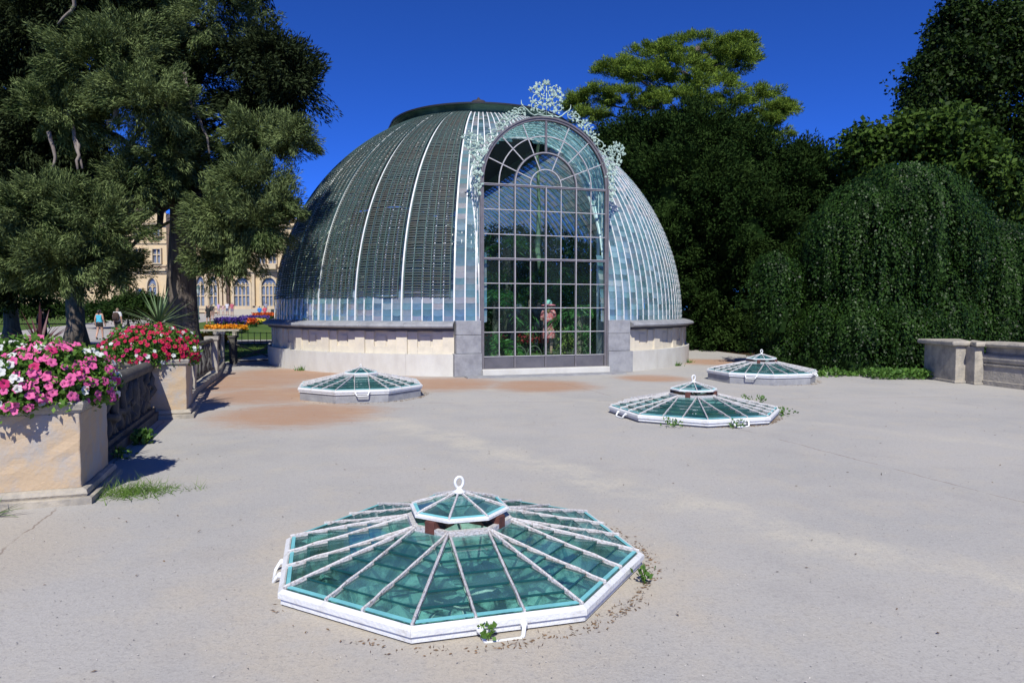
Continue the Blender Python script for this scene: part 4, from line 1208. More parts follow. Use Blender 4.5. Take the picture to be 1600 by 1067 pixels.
def petunias(name, label, planter, c, rad, nflow, mats, size, nleaf, spill, group):
    """mound over the planter, spilling over rim; c and rad in planter coordinates"""
    M = Matrix.Translation(planter.location) @ Matrix.Rotation(planter.rotation_euler.z, 4, 'Z')
    base = M @ Vector(c)
    t = thing(name, label, 'petunias', (base.x, base.y, base.z), planter.rotation_euler.z, group)
    def surf(n, lo=-.35):
        d = rand_dirs(n*8); d = d[(d[:, 2] > lo) & (d[:, 1] < .15 + .7*rng.random(len(d))**4)][:n]
        P = d*np.array(rad); low = d[:, 2] < .25
        e = 1 + 0.10*np.sin(d[:, 0]*9 + 1)*np.cos(d[:, 1]*7) 
        P = P*e[:, None]
        return P, d
    P, d = surf(nleaf, -.4)
    P = P*rng.uniform(.72, 1.0, len(P))[:, None] + rng.normal(size=P.shape)*.03
    obj('foliage', leaf_mesh('foliage', P, d*.5 + rng.normal(size=P.shape)*.8, .052 if size > .033 else .046, .036 if size > .033 else .032, LEAFPET, True, .12), None, t)
    P, d = surf(nflow, spill)
    blot = np.array([rng.normal(size=3) for _ in range(9)])
    for i in range(len(P)):
        q = P[i]*rng.uniform(1.0, 1.07)
        # flowers of one plant sit together
        pl = int(np.argmin(np.linalg.norm(blot/np.linalg.norm(blot, axis=1, keepdims=True) - d[i], axis=1)))
        m = mats[pl % len(mats)] if rng.random() < .55 else mats[int(rng.integers(len(mats)))]
        me = FM[m.name][i % 3]
        o = obj('flower', me, None, t, q)
        fd = Vector(d[i]*.8 + rng.normal(size=3)*.3 + np.array([.1, -.55, .25]))
        o.rotation_euler = fd.to_track_quat('Z', 'Y').to_euler(); s = size*rng.uniform(.8, 1.2)
        o.scale = (s, s, s)
    return t
petunias('petunia_bush', 'mound of pink and white petunias spilling over the nearest planter', PL1, (-.48, .42, .97), (.66, .60, .40), 300, (PINK, WHTP, PINK, PINK, PINK, WHTP, PINK, PINK, PINK, HOTP, WHTP, WHTP), .036, 9500, -.30, 'petunia mounds')
petunias('petunia_bush', 'mound of crimson petunias with a few white ones in the farther planter', PL2, (-.52, .44, .98), (.68, .60, .42), 300, (REDP, HOTP, REDP, REDP, REDP, REDP, REDP, REDP, HOTP, WHTP, WHTP), .031, 8000, -.30, 'petunia mounds')

def spiky(name, label, loc, n, L, w, m, up=(0.2, 1.0), trunk=None, seed=1):
    r2 = random.Random(seed)
    t = thing(name, label, 'plant', loc, 0)
    if trunk: obj('stem', MB().tube([(0, 0, -.1), (0, 0, trunk)], [.05, .045], 8), BARK, t)
    z0 = trunk or 0
    for i in range(n):
        a = r2.uniform(0, 6.283); el = math.asin(r2.uniform(*up)); ln = L*r2.uniform(.7, 1.1)
        b = MB(); V = []; k = 6; bend = r2.uniform(.05, .4)*(1-math.sin(el))
        s = Vector((-math.sin(a), math.cos(a), 0))
        for j in range(k+1):
            f = j/k; wd = w*(0.7 + 0.6*f if f < .4 else 0.94*(1-f)/.6 + .02)
            p = Vector((math.cos(a)*math.cos(el)*ln*f, math.sin(a)*math.cos(el)*ln*f, z0 + math.sin(el)*ln*f - bend*ln*f*f))
            V += [p - s*wd/2, p + Vector((0, 0, -wd*.25)), p + s*wd/2]
        b.add(V, [(3*j+i2, 3*j+i2+1, 3*j+i2+4, 3*j+i2+3) for j in range(k) for i2 in (0, 1)], True)
        obj('leaf', b, m, t)
    return t
REDLEAF = mat('dark_red_blade', (0.11, 0.035, 0.035), 0.45, col2=(0.065, 0.022, 0.025), var_scale=3)
GRNLEAF = mat('yucca_blade', (0.10, 0.17, 0.06), 0.5, col2=(0.16, 0.22, 0.09), var_scale=3)
pt = at(62, 545, 6.35); spiky('red_cordyline', 'dark red spiky cordyline rising from the pink and white petunias', (pt.x, pt.y, 1.30), 26, .42, .030, REDLEAF, (.25, .98), None, 3)
pt = at(247, 505, 10.85); spiky('green_cordyline', 'green spiky yucca rising from the crimson petunias', (pt.x, pt.y, 1.30), 60, .70, .034, GRNLEAF, (.05, .98), .12, 4)
pt = at(-12, 790, 5.35); spiky('green_cordyline', 'cut off spiky plant at the left edge in front of the planter', (pt.x, pt.y, 0.02), 16, .26, .016, GRNLEAF, (.1, .8), None, 9)

# ------------------------------------------------------------------ weeds and grass at the edges
GRASS = leaf_mat('grass_blade', (0.085, 0.18, 0.025), (0.19, 0.30, 0.06), 0.5, 0.35)
WEED = leaf_mat('weed_leaf', (0.06, 0.14, 0.025), (0.13, 0.25, 0.045), 0.5, 0.3)
def tuft(name, label, loc, n, L, w, spread, m=GRASS, up=.55, group=None, quad=False, cat='grass', ex=(1, 1)):
    P = np.zeros((n, 3)); P[:, 0] = rng.normal(size=n)*spread*ex[0]; P[:, 1] = rng.normal(size=n)*spread*ex[1]
    D = rng.normal(size=(n, 3))*.7; D[:, 2] = abs(D[:, 2])*.5 + up
    if quad: P[:, 2] = rng.uniform(0, L*2.2, n)
    t = thing(name, label, cat, loc, 0, group)
    obj('leaves' if quad else 'blades', leaf_mesh(name, P, D, L, w, m, quad), None, t, kind='stuff')
    if quad: obj('stem', MB().tube(wander((0, 0, 0), (rng.normal()*spread, rng.normal()*spread, L*2.4), 4, .006), [.006, .005, .004, .003, .002], 5), m, t)
tuft('grass_tuft', 'bright grass tuft at the corner of the nearest planter', (-3.42, 6.05, 0), 420, .15, .006, .12, up=.35, ex=(1.3, .9))
tuft('grass_tuft', 'dry grass fringe running right from the nearest planter corner', (-3.2, 6.2, 0), 160, .09, .005, .15, up=.25, ex=(1.3, .6))
tuft('leafy_weed', 'leafy weed growing at the balustrade foot, half way to the farther planter', at(224, 700, 8.35).to_tuple()[:2] + (0,), 190, .07, .045, .055, WEED, .3, None, True, 'weed')
tuft('leafy_weed', 'low weed in the shadow behind the nearest planter', at(188, 715, 7.55).to_tuple()[:2] + (0,), 90, .05, .03, .06, WEED, .3, None, True, 'weed')
tuft('leafy_weed', 'small bright weed at the front handle of the near skylight', (-0.13, 3.33, 0), 26, .035, .03, .022, WEED, .4, None, True, 'weed')
tuft('leafy_weed', 'small bright weed at the right edge of the near skylight', (0.80, 4.05, 0), 30, .04, .035, .02, WEED, .4, None, True, 'weed')
for (u, v, y, n, s, lab) in ((1165, 625, 12.2, 40, .05, 'thin weed behind the cap of the middle right skylight'), (1190, 628, 12.0, 34, .05, 'thin weed behind the right rim of the middle right skylight'), (1152, 668, 9.45, 40, .06, 'weed hanging over the front rim of the middle right skylight'),
        (1052, 662, 9.5, 40, .06, 'weed at the left front rim of the middle right skylight'), (1222, 650, 10.6, 60, .08, 'weed clump at the right corner of the middle right skylight')):
    q = at(u, v, y); tuft('leafy_weed', lab, (q.x, q.y, 0), n, .05, .028, s, WEED, .5, None, True, 'weed')
for (u, v, lab) in ((1025, 570, 'small weed at the right dome plinth, near the portal'), (1052, 566, 'grassy weed at the right dome plinth, right of the first'), (480, 578, 'weed at the left dome plinth, behind the closed skylight')):
    c_, s_ = math.cos(PITCH), math.sin(PITCH); q = at(u, v, 1.0); k = CAM_H/(CAM_H-q.z); y = k
    w = at(u, v, y); d = Vector((w.x+1.08, w.y-23.9)); d = d.normalized()*7.08
    tuft('plinth_weed', lab, (-1.08+d.x, 23.9+d.y, 0), 60, .14, .02, .07, WEED, .8, None, False, 'weed')
# litter: dry leaves and twigs strewn on the terrace
n = 420; P = np.zeros((n, 3)); P[:, 0] = rng.uniform(-6, 10, n); P[:, 1] = rng.uniform(3, 20, n)**1.0; P[:, 2] = .006
m1 = (P[:, 0] > -5.4 + 0*P[:, 1]); P = P[m1]
for (sx, sy, _, _, _) in SKYLIGHTS: P = P[np.hypot(P[:, 0]-sx, P[:, 1]-sy) > 1.4]
P = P[np.hypot(P[:, 0]+1.08, P[:, 1]-23.9) > 7.3]
D = rng.normal(size=P.shape); D[:, 2] *= .12
obj('leaf_litter', leaf_mesh('leaf_litter', P, D, .028, .012, mat('dry_leaf', (.16, .10, .05), .9, col2=(.09, .06, .035)), True, .1, face=np.array([0, 0, 3.0])), None, None, None, None, 'scattered dry leaves and twigs on the terrace', 'leaf litter', None, 'stuff')
# grit: loose stones on the near paving
n = 3600; P = np.stack([rng.uniform(-4.2, 4.6, n), 2.2 + 7.0*rng.random(n)**1.6, np.full(n, .003)], 1)
for (sx, sy, _, _, _) in SKYLIGHTS: P = P[np.hypot(P[:, 0]-sx, P[:, 1]-sy) > 1.25]
D = rng.normal(size=P.shape); D[:, 2] *= .3
obj('terrace_grit', leaf_mesh('terrace_grit', P, D, .010, .007, leaf_mat('grit_stone', (.20, .19, .175), (.58, .55, .50), .9, 0, .1), True, .35, face=np.array([0, 0, 2.0])), None, None, None, None, 'loose grit scattered over the near terrace', 'grit', None, 'stuff')
# debris ring round the skylights
Ps = []
for (sx, sy, _, h, _), k in zip(SKYLIGHTS, (500, 900, 400, 300)):
    a = rng.uniform(-1.5, .5, k)**1.0 + rng.normal(size=k)*.5; r = rng.normal(1.24, .035, k); Ps.append(np.stack([sx + r*np.cos(a), sy + r*np.sin(a), np.full(k, .006)], 1))
P = np.concatenate(Ps); D = rng.normal(size=P.shape); D[:, 2] *= .2
obj('needle_debris', leaf_mesh('needle_debris', P, D, .026, .007, mat('dry_needles', (.22, .13, .06), .9, col2=(.12, .08, .045)), True), None, None, None, None, 'dry needles gathered along the skylight rims', 'debris', None, 'stuff')

# ------------------------------------------------------------------ inside the palm house
def inside(u, v_, y): return at(u, v_, y)
FLOOR = 0.22
b = MB(); b.add([(6.6*math.sin(R(-90+6*i)), -6.6*math.cos(R(-90+6*i)), FLOOR) for i in range(31)] + [(6.6, NAVE-.05, FLOOR), (-6.6, NAVE-.05, FLOOR)], [tuple(range(33))])
obj('palm_house_floor', b, mat('inner_floor', (.20, .19, .16), .8, col2=(.10, .12, .06), var_scale=1.2), None, (-1.08, 23.9, 0), (0, 0, PH_ROT), kind='structure')
PALM = leaf_mat('palm_frond', (0.045, 0.15, 0.035), (0.12, 0.30, 0.075), 0.4, 0.3)
BUSH = leaf_mat('glasshouse_leaf', (0.025, 0.085, 0.02), (0.085, 0.20, 0.05), 0.45, 0.3)
LIME = leaf_mat('variegated_leaf', (0.16, 0.24, 0.05), (0.34, 0.38, 0.12), 0.45, 0.3)
TRUNK = mat('palm_trunk', (0.24, 0.21, 0.14), .9, col2=(.09, .08, .05), var=(.45, .55), var_scale=22)
def palm(label, loc, th, tr, nf, L, droop=.6, seed=0, m=PALM, name='palm_tree'):
    r2 = np.random.default_rng(seed)
    t = thing(name, label, 'palm', loc)
    rings = [(0, 0, th*i/14) for i in range(15)]
    obj('trunk', MB().tube(rings, [tr*(1.15 if i % 2 else .9) for i in range(15)], 9), TRUNK, t)
    for i in range(nf):
        a = 2*math.pi*i/nf + r2.uniform(-.3, .3); el = r2.uniform(.1, 1.2); P = []; D = []
        mid = []
        for j in range(17):
            f = j/16; x = L*f*math.cos(el); z = th + L*f*math.sin(el) - droop*L*f*f
            mid.append(Vector((math.cos(a)*x, math.sin(a)*x, z)))
        for j in range(2, 17):
            d = (mid[j]-mid[j-1]).normalized(); s = Vector((-math.sin(a), math.cos(a), 0))
            for sg in (-1, 1):
                P.append(mid[j]); D.append(d*.7 + s*sg + Vector((0, 0, -.35)))
        me = leaf_mesh('frond', np.array(P), np.array(D), .30*L/1.4, .035, m, True, .05)
        obj('frond', me, None, t)
def bush(label, loc, rad, n, m=BUSH, size=.12, name='glasshouse_plant', cat='plant', group='plants under the dome'):
    t = thing(name, label, cat, loc, 0, group)
    P, D, Fn = pad_leaves([((0, 0, rad[2]*.9), rad, 1)], max(8, n//25), 25, .13, .25, .3, .6, .7, .35)
    P[:, 2] = np.abs(P[:, 2])
    obj('foliage', leaf_mesh('foliage', P, D, size, size*.32, m, True, .08), None, t)
    b = MB()
    for i in range(4):
        b.tube(wander((rng.normal()*.05, rng.normal()*.05, 0), (rng.normal()*rad[0]*.4, rng.normal()*rad[1]*.4, rad[2]*1.2), 5, .03), [.02, .018, .016, .012, .01, .006], 5)
    obj('stems', b, BARK, t)
def up(u, v, y, z=FLOOR): p = at(u, v, y); return (p.x, p.y, z)
palm('short palm with a knobbly trunk just inside the right of the portal', up(906, 520, 20.6), 1.25, .14, 15, 1.15, .75, 1)
palm('fan palm with bright fronds behind the left bays of the portal', up(775, 470, 22.4), 1.7, .12, 16, 1.5, .8, 2)
palm('tall palm rising in the upper left of the portal', up(792, 330, 24.6), 3.6, .15, 16, 2.0, .75, 3)
palm('palm with drooping fronds right of the hanging cord', up(868, 400, 25.5), 2.4, .14, 16, 1.9, .7, 4)
palm('leafy potted palm at the foot of the left door bay', up(786, 540, 19.6), .35, .06, 18, .75, .7, 5)
palm('tall slender palm deep in the dome', up(830, 330, 27.0), 4.2, .14, 14, 2.0, .8, 6)
for i, (u, y, rx, h, n, m, lab) in enumerate((
    (770, 24.5, 1.3, 1.5, 2600, BUSH, 'dark shrub behind the left bays of the portal'), (812, 25.5, 1.2, 1.3, 2600, BUSH, 'dark shrub behind the second bay of the portal'), (858, 25.0, 1.3, 1.5, 2600, BUSH, 'dark shrub behind the woman in the hat'),
    (905, 24.5, 1.3, 1.4, 2600, BUSH, 'dark shrub behind the knobbly palm'), (945, 25.5, 1.3, 1.6, 2200, BUSH, 'dark shrub at the far right inside the dome'), (880, 20.9, .34, .42, 500, LIME, 'yellow-green variegated plant right of the woman in the hat'),
    (921, 20.4, .38, .5, 600, PALM, 'bright green bush at the foot of the right door bay'), (823, 22.6, .55, .5, 800, PALM, 'reedy plant left of the woman in the hat'), (770, 20.4, .35, .38, 500, PALM, 'bushy green plant in the lower left corner of the portal'),
    (740, 25.5, 1.4, 1.7, 2200, BUSH, 'dark shrub behind the left portal pier'), (700, 24.0, 1.5, 1.9, 2400, BUSH, 'tall dark shrub behind the first blind left of the portal'), (640, 24.5, 1.6, 2.1, 2400, BUSH, 'tall dark shrub behind the second blind'), (580, 25.0, 1.5, 1.9, 2200, BUSH, 'tall dark shrub behind the third blind'), (660, 28.0, 2.0, 2.6, 3000, BUSH, 'thicket in the middle of the dome behind the blinds'), (560, 29.0, 2.0, 2.4, 2600, BUSH, 'thicket at the back left of the dome'), (830, 28.5, 2.2, 2.1, 3600, BUSH, 'big dark thicket in the depth of the dome'), (900, 28.5, 2.2, 2.3, 3600, BUSH, 'big dark thicket at the back right of the dome'))):
    bush(lab, up(u, 500, y), (rx, rx*.8, h), n, m, .16 if h > 1 else .11)
palm('tall palm behind the blinds left of the portal', up(690, 330, 26.0), 4.4, .16, 18, 2.3, .75, 7)
palm('tall palm in the middle of the blinds', up(620, 330, 27.0), 4.2, .16, 18, 2.3, .75, 8)
for i, (u, y_, rx, h, lab) in enumerate(((850, 31.0, 2.0, 2.6, 'tall thicket in the nave behind the middle of the portal'), (905, 30.5, 1.8, 2.4, 'tall thicket in the nave behind the right bays'), (800, 31.5, 2.0, 2.7, 'tall thicket in the nave behind the left bays'), (760, 33.0, 2.2, 2.8, 'tall thicket in the nave behind the left pier'), (940, 27.5, 1.2, 2.0, 'tall thicket against the right dome glass'))):
    bush(lab, up(u, 500, y_), (rx, rx*.8, h), 4200, BUSH, .2)
# low hoop edging and a strip of clipped grass
HOOP = mat('dull_green_hoop', (.10, .12, .07), .6)
for i, (u, y) in enumerate(((811, 19.3), (835, 19.5), (905, 20.0), (922, 20.1))):
    p = up(u, 540, y); obj('edging_hoop', MB().tube([(.24*math.cos(a), 0, .40*math.sin(a)) for a in np.linspace(0, math.pi, 15)], .016, 5), HOOP, None, p, (0, 0, PH_ROT),
        ('low iron edging hoop in the second door bay', 'low iron edging hoop left of the woman in the hat', 'low iron edging hoop below the knobbly palm', 'low iron edging hoop in the right door bay')[i], 'edging')
P = np.stack([rng.uniform(-.3, 2.6, 2600), rng.uniform(20.2, 21.6, 2600), np.full(2600, FLOOR)], 1); D = rng.normal(size=P.shape)*.5; D[:, 2] = 1
obj('indoor_grass', leaf_mesh('indoor_grass', P, D, .10, .012, GRASS, False), None, None, None, None, 'strip of bright grass on the palm house floor', 'grass', None, 'stuff')
REDFL = leaf_mat('red_bedding', (.25, .015, .02), (.42, .05, .06), .6, .2)
P = np.stack([rng.uniform(-1.0, 1.2, 900), rng.uniform(22.2, 22.6, 900), FLOOR + rng.uniform(.35, .62, 900)], 1)
obj('red_bedding_flowers', leaf_mesh('red_bedding', P, rng.normal(size=P.shape), .06, .05, REDFL, True), None, None, None, None, 'row of small red flowers behind the portal glass', 'flowers', None, 'stuff')
# pale hanging aerial root
q = at(841, 300, 22.0)
obj('hanging_root', MB().tube(wander((q.x, q.y, 6.9), (q.x, q.y, 2.95), 14, .02) , [.05]*8 + [.065, .07, .075, .085, .09, .075, .03], 8), mat('pale_green_root', (.42, .50, .28), .8, col2=(.30, .37, .2), var_scale=5), None, None, None, 'pale green aerial root hanging down the middle of the portal', 'aerial root')
obj('inner_downpipe', MB().tube([(0, 0, FLOOR), (0, 0, 5.0)], .045, 8), WHITE, None, at(934, 500, 19.3).to_tuple()[:2] + (0,), None, 'pale teal pipe standing inside the right edge of the portal', 'pipe')

# ------------------------------------------------------------------ castle across the garden
def build_castle():
    Y = 100.0; base = rise(0, 100)
    o0 = at(330, 484, Y)
    t = thing('castle', 'sandy yellow neo-Gothic castle front with traceried windows and battlements behind the big tree', 'castle', (o0.x, Y, base))
    def X(u, y=Y): return at(u, 484, y).x - o0.x
    def Z(v, y=Y): return at(800, v, y).z - base
    def box(name, u0, u1, v0, v1, y0, y1, m=CASTLE, par=None):
        b = MB(); b.box(X(u0), X(u1), y0, y1, Z(v1) if v1 is not None else -.5, Z(v0)); return obj(name, b, m, par or t)
    box('wall', 276, 520, 347, None, 0, 8)
    box('tower', 186, 275.8, 337, None, -2.5, 8)
    box('side_wing', -260, 185.8, 400, None, 0.5, 8)
    # battlements
    for (u0, u1, v, y0) in ((276, 520, 347, 0), (186, 275.8, 337, -2.5)):
        u = u0 + 1
        while u < u1 - 4:
            box('merlon', u, u + 4.2, v - 5.5, v + .02, y0 + .01, y0 + .7, CASTLE2); u += 7.4
    # string courses and plinth
    for (u0, u1, y0) in ((276.2, 520, 0), (186, 275.6, -2.5)):
        for (v0, v1, pr) in ((421, 425, .45), (427, 428.5, .2), (415.5, 417.5, .25), (352, 355, .35), (478, 488, .3), (382, 383.5, .15)):
            box('string_course', u0, u1, v0, v1, y0 - pr, y0 - .003, CASTLE2)
    def window(u, v0, v1, w, y0, lights=2, arched=False, transom=(.5,)):
        x = X(u); z0, z1 = Z(v1), Z(v0); hw = w*.0937/2; h = z1 - z0
        sp = z0 + h*.68 if arched else z1
        def outline(k, top=0.0):
            pts = [(-hw*k, z0 - (k-1)*hw), (hw*k, z0 - (k-1)*hw)]
            if not arched: return pts + [(hw*k, z1 + (k-1)*hw), (-hw*k, z1 + (k-1)*hw)]
            rr = z1 - sp
            for i in range(13):
                a = math.pi*i/12
                pts.append((hw*k*math.cos(a), sp + (rr + (k-1)*hw)*math.sin(a)**.85))
            return pts
        b = MB(); pts = outline(1.0); n = len(pts)
        b.add([(x+px, y0-.06, pz) for px, pz in pts], [tuple(range(n))])
        win = obj('window', b, GLASS_DARK, t)
        o1 = outline(1.28); b = MB(); n = len(pts)
        V = [(x+px, y0-.42, pz) for px, pz in pts] + [(x+px, y0-.42, pz) for px, pz in o1] + [(x+px, y0-.02, pz) for px, pz in pts] + [(x+px, y0-.02, pz) for px, pz in o1]
        F = []
        for i in range(n):
            j = (i+1) % n; F += [(i, j, n+j, n+i), (i, 2*n+i, 2*n+j, j), (n+i, n+j, 3*n+j, 3*n+i)]
        b.add(V, F); obj('surround', b, CASTLE2, win)
        b = MB()
        for i in range(1, lights):
            xx = x - hw + 2*hw*i/lights; b.box(xx-.07, xx+.07, y0-.26, y0-.05, z0, z1 if not arched else sp + (z1-sp)*.5)
        for f in transom: zz = z0 + (sp-z0)*f; b.box(x-hw, x+hw, y0-.24, y0-.055, zz-.07, zz+.07)
        if arched:
            nl = max(2, lights)
            for i in range(nl):
                cx = x - hw + 2*hw*(i+.5)/nl; r = hw/nl
                b.tube([(cx + r*math.cos(a), y0-.15, sp + r*math.sin(a)) for a in np.linspace(0, math.pi, 7)], .07, 4)
            for i in range(1, nl):
                cx = x - hw + 2*hw*i/nl; r = hw/nl*.8
                b.tube([(cx + r*math.cos(a), y0-.15, sp + r*1.5 + r*math.sin(a)) for a in np.linspace(0, 2*math.pi, 9)], .06, 4)
        obj('tracery', b, CASTLE2, win)
    for u, w in ((315, 13), (335, 12)): window(u, 432, 481, w, 0, 2, True, (.55,))
    for u, w in ((379.5, 24), (422, 23), (463, 23)): window(u, 434, 482, w, 0, 4, True, (.02, .62))
    for u in (300, 411, 428): window(u, 385, 412, 11 if u > 310 else 13, 0, 2, False, (.55,))
    for u in (326, 352, 378): window(u, 386, 412, 12, 0, 2, False, (.55,))
    for v in ((353.5, 372), (392, 413)): 
        for u in (234, 262, 206): window(u, v[0], v[1], 11.5, -2.5, 2, False, (.6,))
    window(254, 436, 486, 14, -2.5, 2, True, (.5,)); window(234, 452, 482, 9, -2.5, 1, False); window(212, 440, 478, 9, -2.5, 2, False)
    # bay pilasters and downpipe
    for u in (299, 325.5, 347.5, 354, 398, 441):
        box('pilaster', u - 2.2, u + 2.2, 425.5, 478, -.55, -.004, CASTLE2)
        box('pilaster_cap', u - 3.2, u + 3.2, 421.2, 426, -.75, -.46, CASTLE2)
    box('downpipe', 357.5, 360.5, 400, 480, -.5, -.2, mat('brown_downpipe', (.09, .055, .035), .6))
    box('balcony', 408, 436, 413.6, 421, -1.2, -.46, CASTLE2)
    box('terrace_step', 362, 440, 483, None, -4.5, -2.0, mat('pale_step_stone', (.40, .37, .30), .9))
build_castle()

# garden path and beds
def sheet(name, pts, dz, m, kind='structure'):
    b = MB(); n = len(pts); b.add([(x, y, rise(x, y) + dz) for x, y in pts], [tuple(range(n))]); return obj(name, b, m, kind=kind)
PATHM = mat('pale_gravel', (.40, .37, .33), .95, col2=(.32, .30, .27), var_scale=.9, bump=.4, bump_scale=30)
sheet('garden_path', [(-60, 34.2), (-5, 33.4), (-5, 37.9), (-60, 37.9)], .012, PATHM)
sheet('garden_path', [(-32, 38.0), (-18, 38.0), (-29, 62), (-36, 99.9), (-60, 99.9), (-60, 90), (-44, 80)], .014, PATHM)
sheet('near_path', [(-14, 8.5), (-6.6, 9.2), (-6.8, 11.6), (-8.6, 17), (-11.2, 17.5), (-14, 14)], .012, PATHM)
def flower_bed(label, u0, u1, v, y, dep, h, m, n, name='flower_bed'):
    a, c = at(u0, v, y), at(u1, v, y)
    x0, x1 = a.x, c.x; P = np.stack([rng.uniform(x0, x1, n), rng.uniform(y-dep/2, y+dep/2, n), np.zeros(n)], 1)
    z0 = rise(0, y); P[:, 2] = z0 + h*rng.uniform(.25, 1.0, n)**.6
    t = thing(name, label, 'flower bed', ((x0+x1)/2, y, z0), 0, 'bedding in the castle garden')
    off = np.array([(x0+x1)/2, y, z0])
    G = P.copy(); G[:, 2] = z0 + rng.uniform(0, h*.7, n)
    fo = leaf_mesh('foliage', G - off, rng.normal(size=G.shape) + [0, 0, .8], h*.35, h*.14, BUSH, True); o = obj('foliage', fo, None, t)
    o = obj('blossom', leaf_mesh('blossom', P - off, rng.normal(size=P.shape) + [0, -.6, .6], min(.24, h*.34), min(.20, h*.28), m, True), None, t, kind='stuff')
ORANGE = leaf_mat('marigold', (.75, .24, .01), (.85, .42, .03), .6, .2); PURPLE = leaf_mat('salvia', (.07, .04, .20), (.15, .09, .36), .6, .2)
YELLOW = leaf_mat('yellow_bedding', (.8, .6, .03), (.85, .7, .1), .6, .2); REDB = leaf_mat('red_orange_bedding', (.6, .06, .02), (.75, .2, .03), .6, .2)
flower_bed('orange marigolds just beyond the branch-work fence', 314, 347, 527, 31.5, 1.2, .50, ORANGE, 1100)
flower_bed('long orange marigold bed behind the stone bench', 326, 381, 508, 46, 1.6, .45, ORANGE, 1300)
flower_bed('violet salvia bed across the lawn', 343, 391, 505, 56, 2.4, .62, PURPLE, 1900)
flower_bed('yellow bedding right of the violet salvia', 384, 410, 500, 60, 2.0, .45, YELLOW, 900)
flower_bed('small red bedding below the yellow one', 389, 400, 504, 55, 1.0, .6, REDB, 300)
flower_bed('far violet bed below the seated visitors', 380, 416, 494, 68, 2.0, .5, PURPLE, 900)
flower_bed('far orange and red bed against the dome base', 398, 428, 491, 75, 2.0, .6, REDB, 900)
# stone bench and iron railing
q = at(345, 512, 40)
t = thing('stone_bench', 'long low stone bench between the orange flower beds', 'bench', (q.x, 40, rise(0, 40)))
b = MB(); b.box(-1.15, 1.15, -.22, .22, .40, .50); obj('seat', b, OLDST, t)
for s in (-.85, .85):
    b = MB(); b.box(s-.12, s+.12, -.18, .18, 0, .40); obj('leg', b, OLDST, t)
BLACK = mat('black_iron', (.015, .016, .016), .5)
t = thing('iron_railing', 'thin black iron railing on the lawn left of the dome', 'railing', (at(358, 515, 33).x, 33, rise(0, 33)))
L = at(436, 515, 33).x - at(358, 515, 33).x
for z in (.05, .55, .58): 
    if z != .58:
        b = MB(); b.tube([(0, 0, z), (L, 0, z)], .014, 6); obj('rail', b, BLACK, t)
n = 8
for i in range(n+1):
    b = MB(); b.tube([(L*i/n, 0, 0), (L*i/n, 0, .60)], .016, 6); obj('post', b, BLACK, t)
# low gate at the dome corner: crossed bars between a post and the dome base
t = thing('wooden_gate', 'low dark gate of crossed poles between the fence and the dome base', 'gate', (-8.55, 20.9, 0))
for (p, q_) in (((0, 0, .08), (1.25, .35, .62)), ((0, 0, .62), (1.25, .35, .08)), ((0, 0, .08), (1.25, .35, .08)), ((0, 0, .66), (1.25, .35, .66))):
    b = MB(); branch(b, p, q_, .025, .006); obj('pole', b, SHADED_STONE, t)
for (x, y) in ((0, 0), (1.25, .35)):
    b = MB(); b.box(x-.09, x+.09, y-.09, y+.09, 0, .8); b.box(x-.12, x+.12, y-.12, y+.12, .801, .86); obj('post', b, SHADED_STONE, t)
# lamp by the trunk
q = at(310, 480, 72); z0 = rise(0, 72)
t = thing('street_lamp', 'green lantern lamp post just right of the big trunk', 'lamp post', (q.x, 72, z0))
GL = mat('lamp_green', (.05, .09, .07), .5)
obj('pole', MB().lathe([(.14, 0), (.14, .25), (.07, .4), (.05, 1.2), (.045, 2.7), (.09, 2.75), (.0, 2.78)], 10), GL, t)
lan = obj('lantern', MB().lathe([(.10, 2.78), (.22, 3.3), (.20, 3.3), (.09, 2.8)], 6, smooth=False), mat('lamp_glass', (.35, .40, .36), .2), t)
obj('lantern_roof', MB().lathe([(.27, 3.31), (.20, 3.42), (.07, 3.55), (.03, 3.7), (0, 3.72)], 6, smooth=False), GL, lan)

